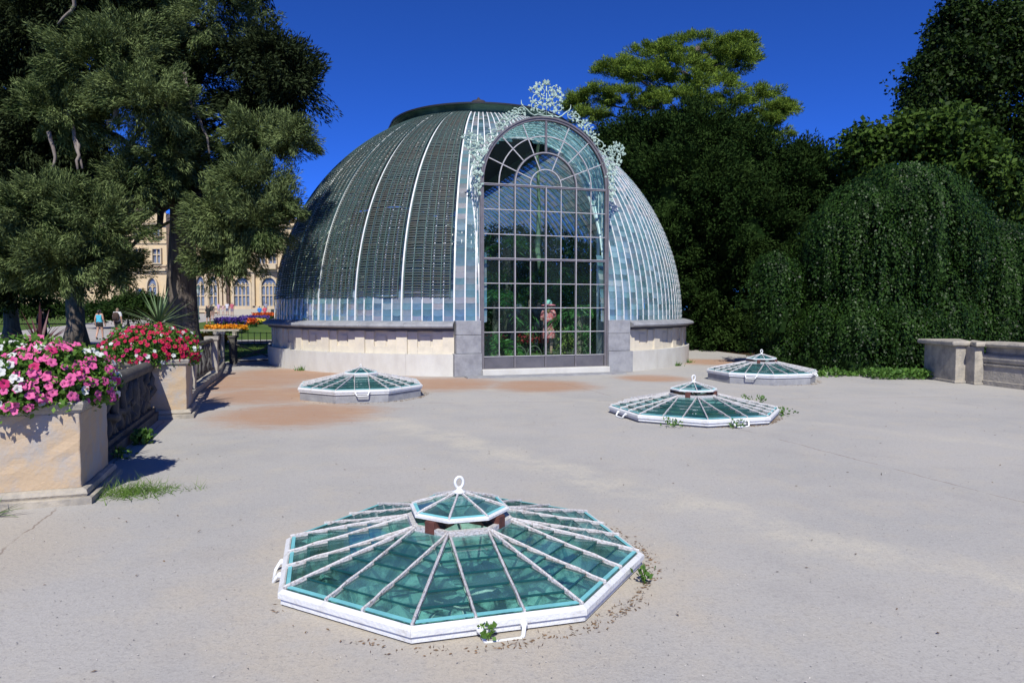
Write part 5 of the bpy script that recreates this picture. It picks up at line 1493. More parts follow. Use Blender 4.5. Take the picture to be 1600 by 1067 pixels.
# ------------------------------------------------------------------ trees
def trunk_mesh(path, radii, sides=14, rough=.05, flare=None):
    b = MB(); b.tube(path, radii, sides, True)
    c0 = Vector(path[0])
    for i, v in enumerate(b.v):
        b.v[i] = (v[0] + rng.normal()*rough*radii[0]*.5, v[1] + rng.normal()*rough*radii[0]*.5, v[2])
    return b
def tree(name, label, base, trunk_h, tr, pads, leafm, lparams, limbs=True, lean=(0, 0), group=None, core=None, dead=None, category='tree', limb_min=3.2):
    """pads in world coordinates; lparams: clumps_per, leaves_per, clump_r, length, width, droop, outward, jitter, inner, stretch"""
    t = thing(name, label, category, base, 0, group)
    B = Vector(base)
    top = Vector((lean[0], lean[1], trunk_h)); n = 12
    pth = [Vector((top.x*(i/n)**1.5 + rng.normal()*tr*.06, top.y*(i/n)**1.5, trunk_h*i/n)) for i in range(n+1)]
    rad = [tr*(1.0 + .75*max(0, 1-i*trunk_h/n/1.2)**2)*(1 - .75*i/n) for i in range(n+1)]
    pth[0].z = -.1
    tk = obj('trunk', trunk_mesh(pth, rad), BARK, t)
    if limbs:
        for (c, r, w) in pads:
            c = Vector(c) - B
            zz = min(max(c.z - .9*(c - Vector((0, 0, c.z))).length*.35, limb_min), trunk_h*.97)
            i = zz/trunk_h; s = Vector((top.x*i**1.5, top.y*i**1.5, zz))
            rr = tr*.30*(1 - .55*i)
            b = MB(); k = 7; b.tube(wander(s, c, k, .12), [rr*(1 - .8*j/k) + .012 for j in range(k+1)], 6); obj('limb', b, BARK, tk)
    cp, lp, cr, ln, wd, dr, ow, jt, inn, stf = lparams[:10]
    P, D, Fn = pad_leaves(pads, cp, lp, cr, dr, .25, ow, jt, inn, stf, lparams[10] if len(lparams) > 10 else 1.0)
    keep = P[:, 2] > .06
    P, D, Fn = P[keep], D[keep], Fn[keep]
    obj('crown', leaf_mesh('crown', P - np.array(B), D, ln, wd, leafm, True, .08, face=Fn), None, t)
    if core:  # solid core added inside the leaves to block light
        bm = bmesh.new()
        for (c, r, w) in pads:
            c = Vector(c) - B
            M = Matrix.Translation(c) @ Matrix.Diagonal((r[0]*core, r[1]*core, r[2]*core, 1))
            bmesh.ops.create_icosphere(bm, subdivisions=3, radius=1, matrix=M)
        for v in bm.verts: v.co += Vector(rng.normal(size=3)*.10); v.co.z = max(v.co.z, .05 - B.z)
        me = bpy.data.meshes.new('light_blocking_core'); bm.to_mesh(me); bm.free(); me.materials.append(leafm); obj('light_blocking_core', me, None, t)
    if dead:
        for pts in dead:
            b = MB(); q = [Vector(p) - B + Vector((0, -.9, 0)) for p in pts]; full = []
            for i in range(len(q)-1): full += wander(q[i], q[i+1], 3, .03)[:-1]
            full.append(q[-1]); m = len(full)
            b.tube(full, [.055*(1 - .6*i/m) for i in range(m)], 6); obj('bare_branch', b, DEADWOOD, tk)
    return t
def pad(u, v, y, ru, rv, ry, w=1.0, k=.88):
    """pad seen at (u, v) with half sizes in photo pixels, at depth y"""
    s = y/FPX; return (tuple(at(u, v, y)), (ru*s*k, ry*k, rv*s*k), w)
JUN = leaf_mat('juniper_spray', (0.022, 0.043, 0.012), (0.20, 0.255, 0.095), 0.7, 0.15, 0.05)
JUND = leaf_mat('shaded_conifer_spray', (0.009, 0.016, 0.006), (0.045, 0.062, 0.025), 0.7, 0.12, 0.04)  # darker copy of the juniper tone, shade put into the colour
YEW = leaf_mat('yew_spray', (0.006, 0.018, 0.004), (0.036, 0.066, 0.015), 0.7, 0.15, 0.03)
PINEM = leaf_mat('pine_tuft', (0.05, 0.10, 0.014), (0.23, 0.32, 0.05), 0.7, 0.25, 0.04)
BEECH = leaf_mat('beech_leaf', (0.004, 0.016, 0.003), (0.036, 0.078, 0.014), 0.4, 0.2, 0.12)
LIN = leaf_mat('linden_leaf', (0.014, 0.036, 0.006), (0.085, 0.145, 0.024), 0.5, 0.3, 0.1)

y = 19.5
main_pads = [pad(160, 110, 18.0, 95, 55, 1.3, 1.3), pad(235, 160, 17.6, 75, 45, 1.1), pad(95, 180, 17.8, 60, 40, 1.0, .8), pad(200, 70, 18.6, 60, 40, 1.2, .8),
    pad(255, 250, 18.4, 60, 50, 1.0, .9), pad(210, 290, 18.6, 55, 35, .9, .7),
    pad(100, 310, 17.2, 70, 30, 1.1, .8), pad(60, 345, 16.8, 75, 50, 1.2, 1.1), pad(150, 360, 17.0, 75, 55, 1.2, 1.2), pad(100, 415, 16.8, 90, 45, 1.2, 1.2), pad(176, 415, 17.3, 40, 40, .8, .6), pad(25, 420, 17.0, 60, 45, 1.1, .8),
    pad(395, 300, 17.6, 55, 45, 1.0, 1.0), pad(350, 345, 17.8, 50, 50, .9, 1.0), pad(405, 350, 17.4, 45, 40, .9, .8), pad(340, 410, 18.2, 38, 25, .7, .5), pad(380, 385, 17.9, 40, 35, .8, .6), pad(440, 318, 17.3, 28, 18, .6, .35),
    pad(410, 215, 18.4, 60, 28, .9, .8), pad(460, 218, 18.2, 36, 24, .7, .5), pad(370, 240, 18.8, 35, 30, .8, .4)]
dark_pads = [pad(340, 40, 20.0, 85, 70, 1.6, 1.2), pad(420, 110, 20.0, 65, 50, 1.3, 1.0), pad(460, 135, 19.8, 36, 40, 1.0, .6), pad(400, 165, 20.2, 55, 35, 1.1, .7), pad(310, 110, 20.6, 55, 70, 1.4, .9), pad(290, -30, 20.5, 110, 60, 1.8, 1.0),
    pad(60, 40, 20.5, 95, 70, 1.8, 1.1), pad(20, 130, 20.8, 60, 70, 1.6, .9), pad(130, -10, 20.5, 110, 60, 1.8, 1.0), pad(285, 200, 20.8, 45, 80, 1.3, .8), pad(40, 230, 20.8, 80, 60, 1.6, .9), pad(150, 290, 20.8, 90, 60, 1.4, .8), pad(330, 310, 20.6, 35, 50, 1.0, .5), pad(100, 200, 21, 80, 60, 1.2, .9), pad(40, 320, 20.6, 60, 60, 1.3, .7)]
bx = at(285, 500, 20.4)
dead = [[at(312, 132, 19.4), at(322, 180, 19.2), at(340, 215, 19.0), at(350, 252, 19.0)], [at(205, 165, 18.6), at(210, 195, 18.5), at(200, 215, 18.5)],
        [at(112, 220, 18.4), at(120, 250, 18.3), at(118, 272, 18.3)], [at(140, 180, 18.8), at(150, 230, 18.5), at(162, 275, 18.4)], [at(205, 165, 18.6), at(213, 200, 18.5), at(216, 218, 18.5)], [at(150, 230, 18.5), at(157, 255, 18.4), at(155, 276, 18.3)],
        [at(155, 15, 18.8), at(145, 40, 18.8), at(125, 60, 18.9)]]
tree('juniper_tree', 'huge old juniper with thick ridged trunk left of the dome', (bx.x, 20.4, 0), 13.0, .46, main_pads + dark_pads[:1], JUN, (56, 380, .12, .115, .021, .12, .9, .32, .12, 2.3), True, (.1, .1), None, None, dead, 'tree', 5.0)
bx = at(118, 500, 30)
back_pads = dark_pads[1:] + [((-15.5, 22.5, 13.0), (3.0, 2.2, 1.6), 1.0), ((-11.0, 22.0, 13.6), (3.2, 2.2, 1.8), 1.0), ((-8.2, 21.5, 12.0), (2.0, 1.6, 1.2), .6), pad(60, 380, 27, 150, 80, 1.6, 1.0)]
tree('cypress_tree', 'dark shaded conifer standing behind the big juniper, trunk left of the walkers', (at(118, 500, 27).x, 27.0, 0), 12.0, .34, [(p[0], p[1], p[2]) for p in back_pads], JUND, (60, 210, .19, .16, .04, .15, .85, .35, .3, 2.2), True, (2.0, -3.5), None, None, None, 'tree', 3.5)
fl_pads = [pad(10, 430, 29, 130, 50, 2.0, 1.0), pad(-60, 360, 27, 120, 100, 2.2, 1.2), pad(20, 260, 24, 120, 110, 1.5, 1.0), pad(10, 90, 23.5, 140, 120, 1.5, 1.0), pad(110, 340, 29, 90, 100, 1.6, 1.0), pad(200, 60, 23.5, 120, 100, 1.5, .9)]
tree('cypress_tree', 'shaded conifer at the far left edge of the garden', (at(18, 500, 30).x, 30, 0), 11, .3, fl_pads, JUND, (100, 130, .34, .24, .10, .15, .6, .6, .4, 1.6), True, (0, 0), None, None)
def shrub(name, label, pads, m, lp, base, core=.86, category='shrub', group=None):
    return tree(name, label, base, .9, .12, pads, m, lp, False, (0, 0), group, core, None, category)
shrub('hedge', 'clipped dark hedge behind the man with the backpack', [pad(215, 478, 50, 40, 20, 2, 1.5), pad(165, 485, 52, 40, 14, 2, 1.2)], YEW, (160, 30, .25, .2, .1, .1, .6, .6, .2, 1.2), (at(200, 500, 50).x, 50, rise(0, 50)))
shrub('hedge', 'low dark hedge along the far lawn at the left', [pad(90, 484, 60, 60, 9, 1.5, 1.5), pad(15, 486, 60, 50, 8, 1.5, 1.5)], YEW, (140, 30, .25, .2, .1, .1, .6, .6, .2, 1.2), (at(60, 500, 60).x, 60, rise(0, 60)))

# right of the dome
yp = 30.0
yew_pads = [pad(1060, 330, 30, 130, 130, 4.2, 2.0), pad(980, 300, 32, 90, 90, 3, 1.2), pad(1000, 235, 31.5, 70, 45, 2.5, .8), pad(1090, 230, 30.5, 80, 55, 2.8, 1.0), pad(1170, 270, 29.5, 70, 60, 2.6, 1.0), pad(1235, 300, 29, 58, 62, 2.4, 1.0), pad(1265, 280, 29.5, 32, 45, 1.6, .5), pad(1150, 370, 28.2, 90, 80, 2.8, 1.2),
    pad(1110, 460, 29, 60, 70, 2.2, .8), pad(1215, 430, 28, 70, 80, 2.5, .9), pad(930, 270, 33, 60, 60, 2.5, .7), pad(1280, 350, 28.6, 40, 60, 1.8, .6), pad(1120, 300, 27.6, 55, 40, 1.4, .8), pad(1040, 420, 28.6, 45, 80, 1.8, .7), pad(1120, 520, 28.5, 60, 40, 1.6, .6), pad(1180, 530, 27.5, 50, 40, 1.5, .5), pad(1085, 530, 29.5, 40, 30, 1.2, .3)]
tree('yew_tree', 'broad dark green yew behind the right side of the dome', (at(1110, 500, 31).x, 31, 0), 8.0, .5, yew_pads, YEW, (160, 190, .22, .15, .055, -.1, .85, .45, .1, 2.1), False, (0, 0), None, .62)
pine_pads = []
for (u, v, ru, rv, yy, w) in ((1090, 75, 75, 20, 42, 1), (1150, 70, 38, 16, 41.5, .5), (1020, 88, 60, 16, 41, .7), (965, 110, 40, 13, 40.5, .5), (1060, 110, 60, 20, 40.5, .8), (1140, 100, 45, 18, 41, .7), (1010, 125, 50, 16, 40.5, .6), (1100, 135, 60, 20, 40, .8), (930, 150, 42, 16, 41, .5),
        (985, 155, 55, 18, 40.5, .7), (1050, 160, 55, 20, 40, .7), (1130, 165, 50, 18, 40.5, .6), (1185, 150, 32, 14, 40.5, .4), (1205, 175, 38, 14, 40, .5), (1225, 170, 20, 14, 40.2, .3), (900, 160, 22, 12, 41.5, .3), (1190, 195, 36, 14, 40, .4), (1215, 212, 24, 10, 40, .25), (920, 185, 35, 14, 41, .4), (1140, 200, 40, 16, 40, .5), (1080, 190, 50, 16, 40, .6), (1150, 85, 30, 14, 41, .4)):
    pine_pads.append(pad(u, v, yy, ru, rv*.62, 1.2 + ru*.012, w*1.3))
tree('pine_tree', 'tall spreading pine with yellow-green layered crown above the yew', (at(1085, 500, 42).x, 42, 0), 17.5, .5, pine_pads, PINEM, (50, 200, .20, .18, .034, -.4, .7, .45, .1, 1.5, .5), True, (0, 0), None, None, None, 'tree', 8.0)
# broadleaf trees at the right
lin_pads = [pad(1560, 90, 34, 110, 75, 3, 1.5), pad(1490, 130, 33, 70, 60, 2.4, 1.1), pad(1500, 55, 34, 45, 40, 2, .6), pad(1590, 200, 33, 120, 90, 3, 1.5), pad(1460, 190, 33, 40, 35, 1.6, .5), pad(1530, 230, 33, 90, 70, 2.5, 1.2), pad(1620, 40, 34, 80, 50, 3, .9), pad(1600, 320, 32, 90, 70, 2, 1.0), pad(1445, 165, 32.5, 30, 40, 1.2, .4), pad(1495, 25, 34, 22, 22, 1.2, .25)]
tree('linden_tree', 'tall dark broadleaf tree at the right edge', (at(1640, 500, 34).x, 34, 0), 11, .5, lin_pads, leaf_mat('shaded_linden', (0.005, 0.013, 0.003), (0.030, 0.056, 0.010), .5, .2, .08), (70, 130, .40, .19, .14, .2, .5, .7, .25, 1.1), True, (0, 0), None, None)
lin2 = [pad(1385, 225, 26, 40, 26, 1.2, .7), pad(1340, 222, 26, 26, 12, .8, .3), pad(1430, 215, 25.5, 50, 34, 1.4, .9), pad(1480, 235, 25.5, 50, 45, 1.4, 1.0), pad(1530, 270, 25, 55, 50, 1.5, 1.0), pad(1360, 260, 26, 40, 28, 1.0, .6), pad(1480, 200, 25.4, 35, 25, 1.1, .5), pad(1330, 245, 26, 18, 14, .7, .2), pad(1570, 300, 25, 40, 35, 1.2, .5)]
tree('hazel_tree', 'lighter green leafy tree reaching out above the weeping tree', (at(1520, 500, 26).x, 26, 0), 7.2, .2, lin2, LIN, (70, 40, .26, .18, .14, .15, .5, .7, .2, 1.1), True, (0, 0), None, None, None, 'tree', 1.5)
hz = [pad(1400, 300, 30, 120, 50, 1.6, 1.0), pad(1320, 340, 30, 60, 60, 1.6, .8), pad(1560, 400, 30, 120, 110, 2, 1.3), pad(1420, 420, 31, 120, 110, 2, 1.2), pad(1290, 470, 31, 80, 80, 2, 1.0), pad(1700, 440, 29, 110, 90, 2, 1.0), pad(1860, 450, 27, 110, 80, 2, 1.0)]
shrub('dark_thicket', 'dark thicket closing the gap behind the weeping tree', hz, YEW, (200, 36, .35, .24, .1, .1, .6, .6, .3, 1.2), (at(1430, 500, 31).x, 31, 0), .9)

# weeping beech: mounds with hanging strands
def build_beech():
    base = Vector((at(1400, 500, 21.5).x, 21.5, 0))
    t = thing('weeping_beech', 'weeping tree with curtains of small dark leaves down to the terrace, right of the dome', 'tree', base)
    n = 10; obj('trunk', trunk_mesh([Vector((rng.normal()*.05, rng.normal()*.05, 5.2*i/n - .05)) for i in range(n+1)], [.38*(1-.6*i/n) for i in range(n+1)]), BARK, t)
    s = lambda y: y/FPX
    mounds = []
    for (u, vt, vb, ru, y, ry) in ((1405, 256, 450, 92, 20.2, 2.4), (1335, 285, 500, 66, 20.0, 1.8), (1470, 290, 500, 64, 21.0, 2.0), (1545, 345, 560, 72, 20.8, 2.2), (1290, 325, 440, 42, 20.2, 1.6), (1208, 392, 500, 34, 20.4, 1.2), (1204, 505, 578, 30, 20.4, 0.9),
            (1280, 470, 600, 34, 19.2, 0.9), (1330, 462, 604, 46, 18.3, 1.2), (1398, 468, 604, 58, 18.5, 1.3), (1462, 452, 602, 48, 19.0, 1.3), (1605, 390, 590, 60, 20.6, 2.0), (1540, 470, 600, 52, 20.0, 1.3), (1375, 350, 520, 64, 19.4, 1.2), (1455, 390, 540, 50, 19.9, 1.1), (1500, 420, 580, 44, 20.2, 1.1)):
        top = at(u, vt, y).z; bot = max(0.02, at(u, vb, y).z); mounds.append((np.array([at(u, vt, y).x, y]), top, bot, ru*s(y), ry))
    # smaller shoots hanging out of the big canopies, each of its own length
    big = list(mounds); r2 = random.Random(4)
    for i in range(46):
        c, top, bot, rx, ry = big[r2.randrange(len(big))]
        a = r2.uniform(math.pi*1.05, math.pi*1.95); f = r2.uniform(.12, .6); hh = top - bot
        pr = math.sqrt(max(0, 1 - (1 - min(f*1.7, 1))**2))
        t2 = top - hh*f + .25; ln = min(t2 - .05, r2.uniform(.7, 2.0))
        mounds.append((np.array([c[0] + math.cos(a)*rx*pr*.95, c[1] + math.sin(a)*ry*pr*.95]), t2, t2 - ln, r2.uniform(.25, .55), r2.uniform(.25, .5)))
    Ps, Ds, Fo = [], [], []
    for (c, top, bot, rx, ry) in mounds:
        area = math.pi*(rx+ry)*(top-bot); ns = int(area*25)
        hh = (top - bot)
        for i in range(ns):
            a = rng.uniform(0, 2*math.pi)
            if math.sin(a) > .55 and rng.random() < .7: continue
            f0 = rng.random()**1.5*.8               # where the strand leaves the mound
            L = rng.uniform(.3, 1.3)*min(1, hh/2.5); k = max(5, int(L/.055))
            tt = np.linspace(0, 1, k)
            z = top - hh*f0 - tt*L
            fr = np.clip((top - z)/hh, 0, 1)
            prof = np.sqrt(np.clip(1 - (1 - np.clip(fr*1.7, 0, 1))**2, 0, 1))*(1 + .09*math.sin(a*5 + top*3) + .07*math.sin(a*13 + top) + .05*math.sin(a*23 + top*2))
            rr = prof*rng.uniform(.86, 1.07)
            x = c[0] + math.cos(a)*rx*rr; yy = c[1] + math.sin(a)*ry*rr
            m = z > .03
            P = np.stack([x, yy, z], 1)[m] + rng.normal(size=(m.sum(), 3))*.035
            D = np.zeros_like(P); D[:, 0] = math.cos(a)*.45; D[:, 1] = math.sin(a)*.45; D[:, 2] = -.9
            Ps.append(P); Ds.append(D + rng.normal(size=P.shape)*.4)
            fo = np.zeros_like(P); fo[:, 0] = math.cos(a); fo[:, 1] = math.sin(a); fo[:, 2] = 1.5 - 2.2*fr[m]; Fo.append(fo)
    P = np.concatenate(Ps); D = np.concatenate(Ds)
    fc = np.concatenate(Fo)
    obj('crown', leaf_mesh('crown', P - np.array(base), D, .075, .05, BEECH, True, .1, face=fc, loose=.3), None, t)
    bm = bmesh.new()  # solid cores in a dark shade tone, added to block light
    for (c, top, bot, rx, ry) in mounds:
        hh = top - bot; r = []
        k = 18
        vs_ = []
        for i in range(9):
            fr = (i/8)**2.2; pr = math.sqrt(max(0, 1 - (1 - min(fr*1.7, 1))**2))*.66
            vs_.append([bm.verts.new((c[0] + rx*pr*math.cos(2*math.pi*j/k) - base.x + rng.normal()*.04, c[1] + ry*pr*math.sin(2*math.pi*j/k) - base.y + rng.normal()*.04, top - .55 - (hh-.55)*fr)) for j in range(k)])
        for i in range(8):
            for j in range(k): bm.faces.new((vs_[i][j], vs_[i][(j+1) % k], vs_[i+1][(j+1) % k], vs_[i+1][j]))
    me = bpy.data.meshes.new('light_blocking_core'); bm.to_mesh(me); bm.free(); me.materials.append(mat('beech_shade_leaf', (.007, .018, .004), .8, col2=(.014, .03, .007), var_scale=6, spec=.03)); obj('light_blocking_core', me, None, t)
build_beech()
# ground plants under the beech
n = 1500; u = rng.uniform(0, 1, n)**1.5; P = np.stack([6.9 + u*3.3, 17.15 - .35*u + .12*np.sin(u*17) + rng.normal(size=n)*.16, np.zeros(n)], 1); P[:, 2] = rng.uniform(0, .10, n)*(1 + .8*np.sin(u*23))
P2 = np.stack([rng.uniform(8.6, 10.0, 900), rng.uniform(16.0, 16.7, 900), rng.uniform(0, .2, 900)], 1)
P = np.concatenate([P, P2]); D = rng.normal(size=P.shape)*.8; D[:, 2] = np.abs(D[:, 2]) + .2
obj('ground_cover', leaf_mesh('ground_cover', P, D, .09, .06, WEED, True, .1), None, None, None, None, 'low leafy ground cover along the foot of the weeping tree', 'ground cover', None, 'stuff')
# lawn grass close to the fence, real blades where the lawn is near
n = 9000; P = np.stack([rng.uniform(-14, -5.8, n), rng.uniform(17, 33, n), np.full(n, -.03)], 1)
P = P[(P[:, 0] < -8.9 - (P[:, 1]-20.4)*0.0) | (P[:, 1] > 24.2)]; P = P[np.hypot(P[:, 0]+1.08, P[:, 1]-23.9) > 7.4]
D = rng.normal(size=P.shape)*.4; D[:, 2] = 1
obj('lawn_grass', leaf_mesh('lawn_grass', P, D, .11, .012, GRASS, False), None, None, None, None, 'lawn grass between the fence and the flower beds', 'grass', None, 'stuff')

# ------------------------------------------------------------------ visitors
SKIN = mat('skin', (.50, .30, .21), .55, col2=(.44, .26, .18), var_scale=8)
def person(label, loc, rz, h=1.72, stride=0.0, arms='down', clothes=(), hair=(.05, .03, .02), hair_len=.0, seated=False, group='visitors', extra=None, bend=0.0):
    """clothes: (name, material, region) ; region(v) -> bool in body space (1.72 m tall, facing +Y)"""
    t = thing('person', label, 'person', loc, rz, group)
    J = []; E = []; RAD = []
    def v(p, r, par=None):
        J.append(Vector(p)); RAD.append(r); 
        if par is not None: E.append((par, len(J)-1))
        return len(J)-1
    by = lambda z: bend*max(0, z-.95)*.9
    bz = lambda z: z - bend*max(0, z-.95)*.35
    pel = v((0, 0, .95), (.155, .11)); sp = v((0, by(1.12), bz(1.12)), (.135, .10), pel); ch = v((0, by(1.30), bz(1.30)), (.165, .115), sp); nb = v((0, by(1.43), bz(1.43)), (.085, .07), ch)
    nk = v((0, by(1.49)+.01, bz(1.49)), (.052, .052), nb); hd = v((0, by(1.57)+.02, bz(1.57)), (.078, .088), nk); ht = v((0, by(1.67)+.02, bz(1.67)), (.070, .080), hd)
    v((0, by(1.56)+.125, bz(1.555)), (.014, .016), hd)                                   # nose
    for s in (-1, 1):
        sh = v((s*.165, by(1.40), bz(1.405)), (.062, .062), ch)
        if arms == 'raise' and s < 0:
            el = v((s*.27, .16, 1.34), (.044, .044), sh); wr = v((s*.22, .30, 1.58), (.03, .03), el); hnd = (s*.21, .33, 1.66); dv = Vector((0, .15, 1))
        elif arms == 'hold':
            el = v((s*.23, -.02, 1.14), (.044, .044), sh); wr = v((s*.10, .22, 1.12), (.03, .03), el); hnd = (s*.06, .29, 1.13); dv = Vector((-s*.6, .8, .1))
        else:
            sw = s*stride*.5
            el = v((s*.225, by(1.14)-.03+sw*.3, bz(1.14)), (.044, .044), sh); wr = v((s*.235, by(.92)+.05+sw, bz(.90)), (.03, .03), el); hnd = (s*.235, by(.9)+.07+sw*1.1, bz(.83)); dv = Vector((0, .1, -1))
        ph_ = v(hnd, (.034, .022), wr)
        dv = dv.normalized(); sd_ = Vector((0, 1, 0)) if abs(dv.z) > .7 else Vector((0, 0, 1))
        for f in range(4):
            o = (f-1.5)*.019; L = (.062, .075, .07, .055)[f]
            m1 = v(Vector(hnd) + dv*.035 + sd_*o, (.011, .011), ph_); v(Vector(hnd) + dv*(.035+L) + sd_*o*1.1 + Vector((-s*.012, 0, 0)), (.008, .008), m1)
        v(Vector(hnd) + sd_*.045 + dv*.02, (.010, .010), ph_)
        f = s*stride
        hp = v((s*.085, 0, .88), (.088, .095), pel)
        if seated:
            kn = v((s*.10, .42, .86), (.062, .062), hp); an = v((s*.10, .44, .48), (.042, .042), kn); v((s*.105, .60, .44), (.04, .03), an)
        else:
            kn = v((s*.092, f*.5 + .02, .49), (.058, .06), hp); an = v((s*.09, f*.9 - (.08 if f < 0 else 0), .085 + (.05 if f < 0 else 0)), (.040, .042), kn); v((s*.10, f*.9 + .13 - (.08 if f < 0 else 0), .035), (.042, .030), an)
    me = bpy.data.meshes.new('skeleton'); me.from_pydata(J, E, []); o = bpy.data.objects.new('skeleton', me); COL.objects.link(o)
    md = o.modifiers.new('skin', 'SKIN'); md.use_smooth_shade = True
    for i, r in enumerate(RAD): me.skin_vertices[0].data[i].radius = r
    me.skin_vertices[0].data[pel].use_root = True
    ss = o.modifiers.new('sub', 'SUBSURF'); ss.levels = 2; ss.render_levels = 2
    dg = bpy.context.evaluated_depsgraph_get(); body = bpy.data.meshes.new_from_object(o.evaluated_get(dg)); bpy.data.objects.remove(o)
    body.materials.clear(); body.materials.append(SKIN)
    k = h/1.72
    bo = obj('body', body, None, t); bo.scale = (k, k, k)
    if seated: bo.location.z = -.42*k
    N = [vv.normal.copy() for vv in body.vertices]; Cc = [vv.co.copy() for vv in body.vertices]
    def garment(name, m, test, off=.014):
        bm = bmesh.new(); bm.from_mesh(body); bm.verts.ensure_lookup_table()
        sel = [test(Cc[i]) for i in range(len(Cc))]
        for vv in bm.verts: vv.co = vv.co + N[vv.index]*off
        bmesh.ops.delete(bm, geom=[f for f in bm.faces if not all(sel[vv.index] for vv in f.verts)], context='FACES')
        g = bpy.data.meshes.new(name); bm.to_mesh(g); bm.free(); g.materials.clear(); g.materials.append(m)
        obj(name, g, None, bo)
    for (nm, m, test) in clothes: garment(nm, m, test)
    hm = mat('hair_%02d%02d%02d' % tuple(int(c*99) for c in hair), hair, .6)
    hz_ = bz(1.57); hy = by(1.57)+.02
    garment('hair', hm, lambda p: (p.z > bz(1.50) and abs(p.x) < .12 and (p.z > hz_+.075 or p.y < hy + .02) and p.z > bz(1.535) - (.2 if False else 0)), .018)
    if hair_len > 0:
        b = MB(); b.tube([(0, hy-.06, hz_+.06), (0, hy-.11, hz_), (0, hy-.11, hz_-hair_len*.6), (0, hy-.09, hz_-hair_len)], [.05, .06, .055, .02], 8, flat=1.5); obj('ponytail', b, hm, bo)
    if extra: extra(bo)
    return t
def arm(p): return abs(p.x) > .185 and p.z < 1.40
def torso(lo, hi, sleeve=1.25): return lambda p: lo < p.z < hi and (not arm(p) or p.z > sleeve) and abs(p.x) < .34
def legs(lo, hi): return lambda p: lo < p.z < hi and abs(p.x) < .195 and not (abs(p.x) > .185 and p.z > .8)
shoes = lambda p: p.z < .10
def cl(n, c, c2=None, sc=14): return mat(n, c, .85, col2=c2 or tuple(x*.75 for x in c), var_scale=sc)
SHOE = cl('dark_shoe', (.03, .03, .03))
q = at(156, 527, 38.2)
person('woman walking away in a turquoise top and black shorts', (q.x, 38.2, rise(0, 38.2)+.012), R(-4), 1.72, .12, 'down', (('top', cl('turquoise_jersey', (.07, .45, .62)), lambda p: .94 < p.z < 1.40 and abs(p.x) < .17), ('shorts', cl('black_cotton', (.012, .012, .013)), legs(.70, 1.0)), ('shoes', SHOE, shoes)), (.03, .02, .015), .12)
def backpack(bo):
    b = MB(); b.lathe([(0, -.02), (.15, 0), (.17, .10), (.17, .34), (.13, .44), (.0, .47)], 12)
    o = obj('backpack', b, cl('brown_backpack', (.055, .03, .022)), bo, (0, -.17, .98)); o.scale = (1, .62, 1)
    b = MB(); b.lathe([(0, 0), (.09, .02), (.10, .12), (.06, .17), (0, .18)], 10); p = obj('backpack_pocket', b, cl('dark_pocket', (.03, .018, .015)), bo, (0, -.27, 1.02)); p.scale = (1, .4, 1)
q = at(184, 525, 39.0)
person('man walking away in a white shirt with a brown backpack', (q.x, 39.0, rise(0, 39)+.012), R(2), 1.80, -.1, 'down', (('shirt', cl('white_cotton', (.62, .62, .63)), torso(.92, 1.47, 1.22)), ('shorts', cl('charcoal_cotton', (.03, .03, .032)), legs(.55, .98)), ('shoes', cl('grey_shoe', (.2, .2, .2)), shoes)), (.22, .15, .09), 0, False, 'visitors', backpack)
q = at(67, 530, 33); person('person in dark clothes in the shade of the left trees', (q.x, 33.0, -.03), R(-8), 1.78, .1, 'down', (('shirt', cl('navy_cotton', (.012, .013, .018)), torso(.9, 1.47, 1.0)), ('trousers', cl('black_denim', (.010, .010, .012)), legs(.1, .98)), ('shoes', SHOE, shoes)), (.02, .015, .01))
q = at(325.5, 500, 59); person('visitor in black top and shorts walking towards the terrace', (q.x, 59, rise(0, 59)+.015), R(178), 1.72, .12, 'down', (('shirt', cl('black_cotton', (.012, .012, .013)), torso(.92, 1.46, 1.15)), ('shorts', cl('dark_shorts', (.02, .02, .022)), legs(.6, .98)), ('shoes', SHOE, shoes)), (.03, .02, .015))
for i, (u, yy, rz, h, c, c3, lab) in enumerate(((341.5, 92, 170, 1.65, (.50, .36, .52), (.4, .35, .35), 'far visitor in a lilac top before the castle'), (348.5, 92, 160, 1.4, (.55, .35, .36), (.5, .45, .4), 'child in pink before the castle'), (355, 90, 175, 1.75, (.62, .62, .66), (.12, .13, .2), 'far visitor in a white shirt before the castle'),
        (362.5, 86, 185, 1.78, (.45, .10, .14), (.25, .2, .25), 'far visitor in a red patterned top before the castle'), (333, 88, 10, 1.7, (.55, .50, .30), (.4, .4, .35), 'far visitor in a pale yellow top beside the black-clad one'), (331, 72, 0, 1.7, (.03, .03, .03), (.3, .2, .15), 'visitor in black half hidden behind the walking one'), (415.5, 96.5, 180, 1.7, (.30, .30, .36), (.1, .1, .12), 'far visitor in grey standing behind the seated ones'))):
    q = at(u, 490, yy); person(lab, (q.x, yy, rise(0, yy)+.015), R(rz), h, .06, 'down', (('shirt', cl('shirt_%d' % i, c), torso(.92, 1.46, 1.2)), ('shorts', cl('shorts_%d' % i, c3), legs(.55, .98)), ('shoes', SHOE, shoes)), ((.1, .06, .03), (.2, .13, .06), (.04, .03, .02))[i % 3])
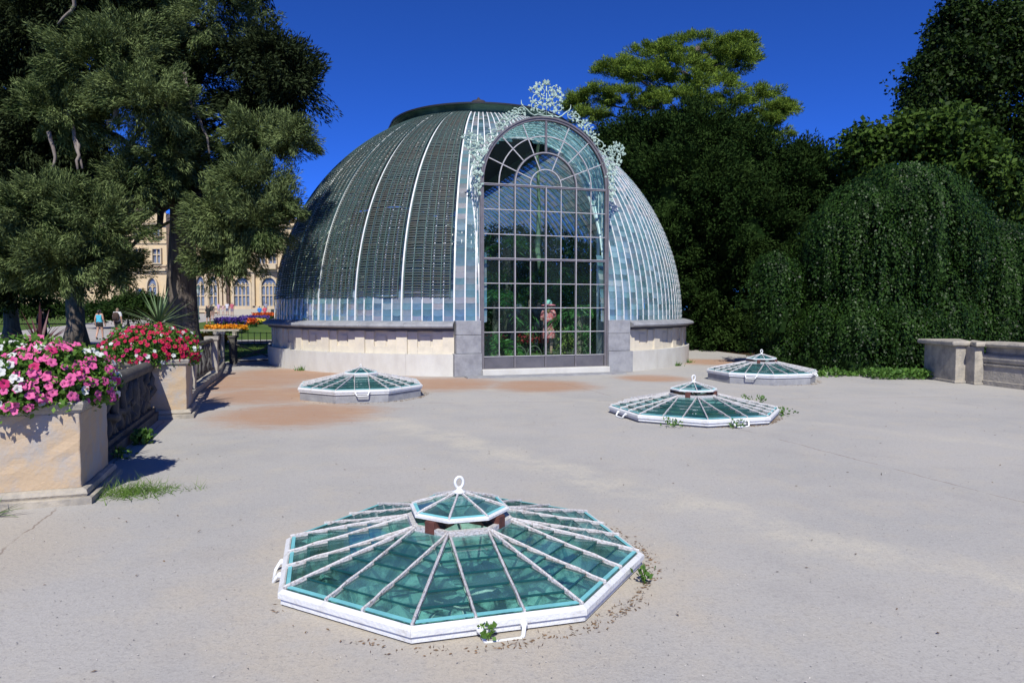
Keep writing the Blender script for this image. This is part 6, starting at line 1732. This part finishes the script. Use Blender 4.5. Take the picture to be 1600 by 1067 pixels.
for (u, c, lab) in ((405.5, (.03, .22, .62), 'seated visitor in a blue shirt by the far flower bed'), (413.5, (.62, .10, .14), 'seated visitor in a red shirt by the far flower bed')):
    q = at(u, 488, 85); person(lab, (q.x, 85, rise(0, 85)+.015), R(20), 1.75, 0, 'hold', (('shirt', cl('seat_shirt_%d' % int(u), c), torso(.92, 1.47, 1.1)), ('trousers', cl('blue_denim', (.05, .07, .12)), lambda p: .5 < p.z < 1.0 and abs(p.x) < .2)), (.06, .04, .03), 0, True)
    b = MB(); b.box(-.3, .3, -.2, .25, .33, .40); tt = thing('park_stool', 'plain seat under the ' + ('blue' if u < 410 else 'red') + ' shirted visitor', 'seat', (q.x, 85, rise(0, 85)+.015), R(20)); obj('seat', b, REDWOOD, tt)
    for sx in (-.24, .24):
        for sy in (-.15, .2): b = MB(); b.box(sx-.03, sx+.03, sy-.03, sy+.03, 0, .33); obj('leg', b, REDWOOD, tt)
# inside the palm house
def hat_and_dress(bo):
    DR = DRESS
    b = MB(); b.lathe([(.145, .98), (.165, .92), (.21, .75), (.245, .58), (.235, .57), (.15, .92)], 20); sk = obj('skirt', b, DR, bo); sk.scale = (1, .85, 1)
    b = MB(); b.lathe([(.158, 1.0), (.162, 1.02), (.158, 1.05), (.14, 1.05), (.14, 1.0)], 20); o = obj('belt', b, cl('red_belt', (.6, .02, .03)), bo); o.scale = (1, .78, 1)
    h = obj('sun_hat', MB().lathe([(.0, 1.60), (.11, 1.60), (.20, 1.585), (.235, 1.57), (.238, 1.578), (.205, 1.60), (.115, 1.622), (.0, 1.63)], 24), cl('pink_straw', (.68, .18, .24)), bo, (0, .0, .02))
    obj('hat_crown', MB().lathe([(.115, 1.615), (.112, 1.68), (.09, 1.735), (.05, 1.755), (0, 1.76)], 20), cl('mint_straw', (.30, .62, .50)), h)
q = at(857, 500, 21.0)
DRESS = mat('red_pattern_dress', (.60, .10, .11), .85, col2=(.62, .42, .38), var=(.5, .56), var_scale=26, detail=2)
person('woman in a pink and mint sun hat and red patterned dress behind the portal glass', (q.x, 21.0, FLOOR), R(-14), 1.68, 0, 'hold', (('dress_top', DRESS, torso(.93, 1.45, 1.20)), ('shoes', SHOE, shoes)), (.50, .36, .14), .22, False, 'visitors in the palm house', hat_and_dress)
def cap(bo): obj('peaked_cap', MB().lathe([(.0, 1.60), (.10, 1.60), (.105, 1.63), (.09, 1.70), (.05, 1.73), (0, 1.735)], 14).box(-.07, .07, .08, .19, 1.612, 1.622), cl('pale_cap', (.45, .43, .38)), bo, (0, .30, -.16))
q = at(797, 500, 22.2); person('man in dark blue shirt and pale cap bending over behind the portal glass', (q.x, 22.2, FLOOR), R(-70), 1.78, 0, 'hold', (('shirt', cl('navy_shirt', (.02, .03, .05)), torso(.9, 1.47, 1.1)), ('trousers', cl('navy_trousers', (.02, .025, .035)), legs(.1, .98)), ('shoes', SHOE, shoes)), (.1, .07, .05), 0, False, 'visitors in the palm house', cap, .55)
q = at(842, 500, 22.4); person('visitor in dark blue with one arm raised, left of the woman in the hat', (q.x, 22.4, FLOOR), R(20), 1.72, 0, 'raise', (('shirt', cl('navy_shirt', (.02, .03, .05)), torso(.9, 1.47, 1.1)), ('trousers', cl('navy_trousers', (.02, .025, .035)), legs(.1, .98)), ('shoes', SHOE, shoes)), (.06, .04, .03), 0, False, 'visitors in the palm house')
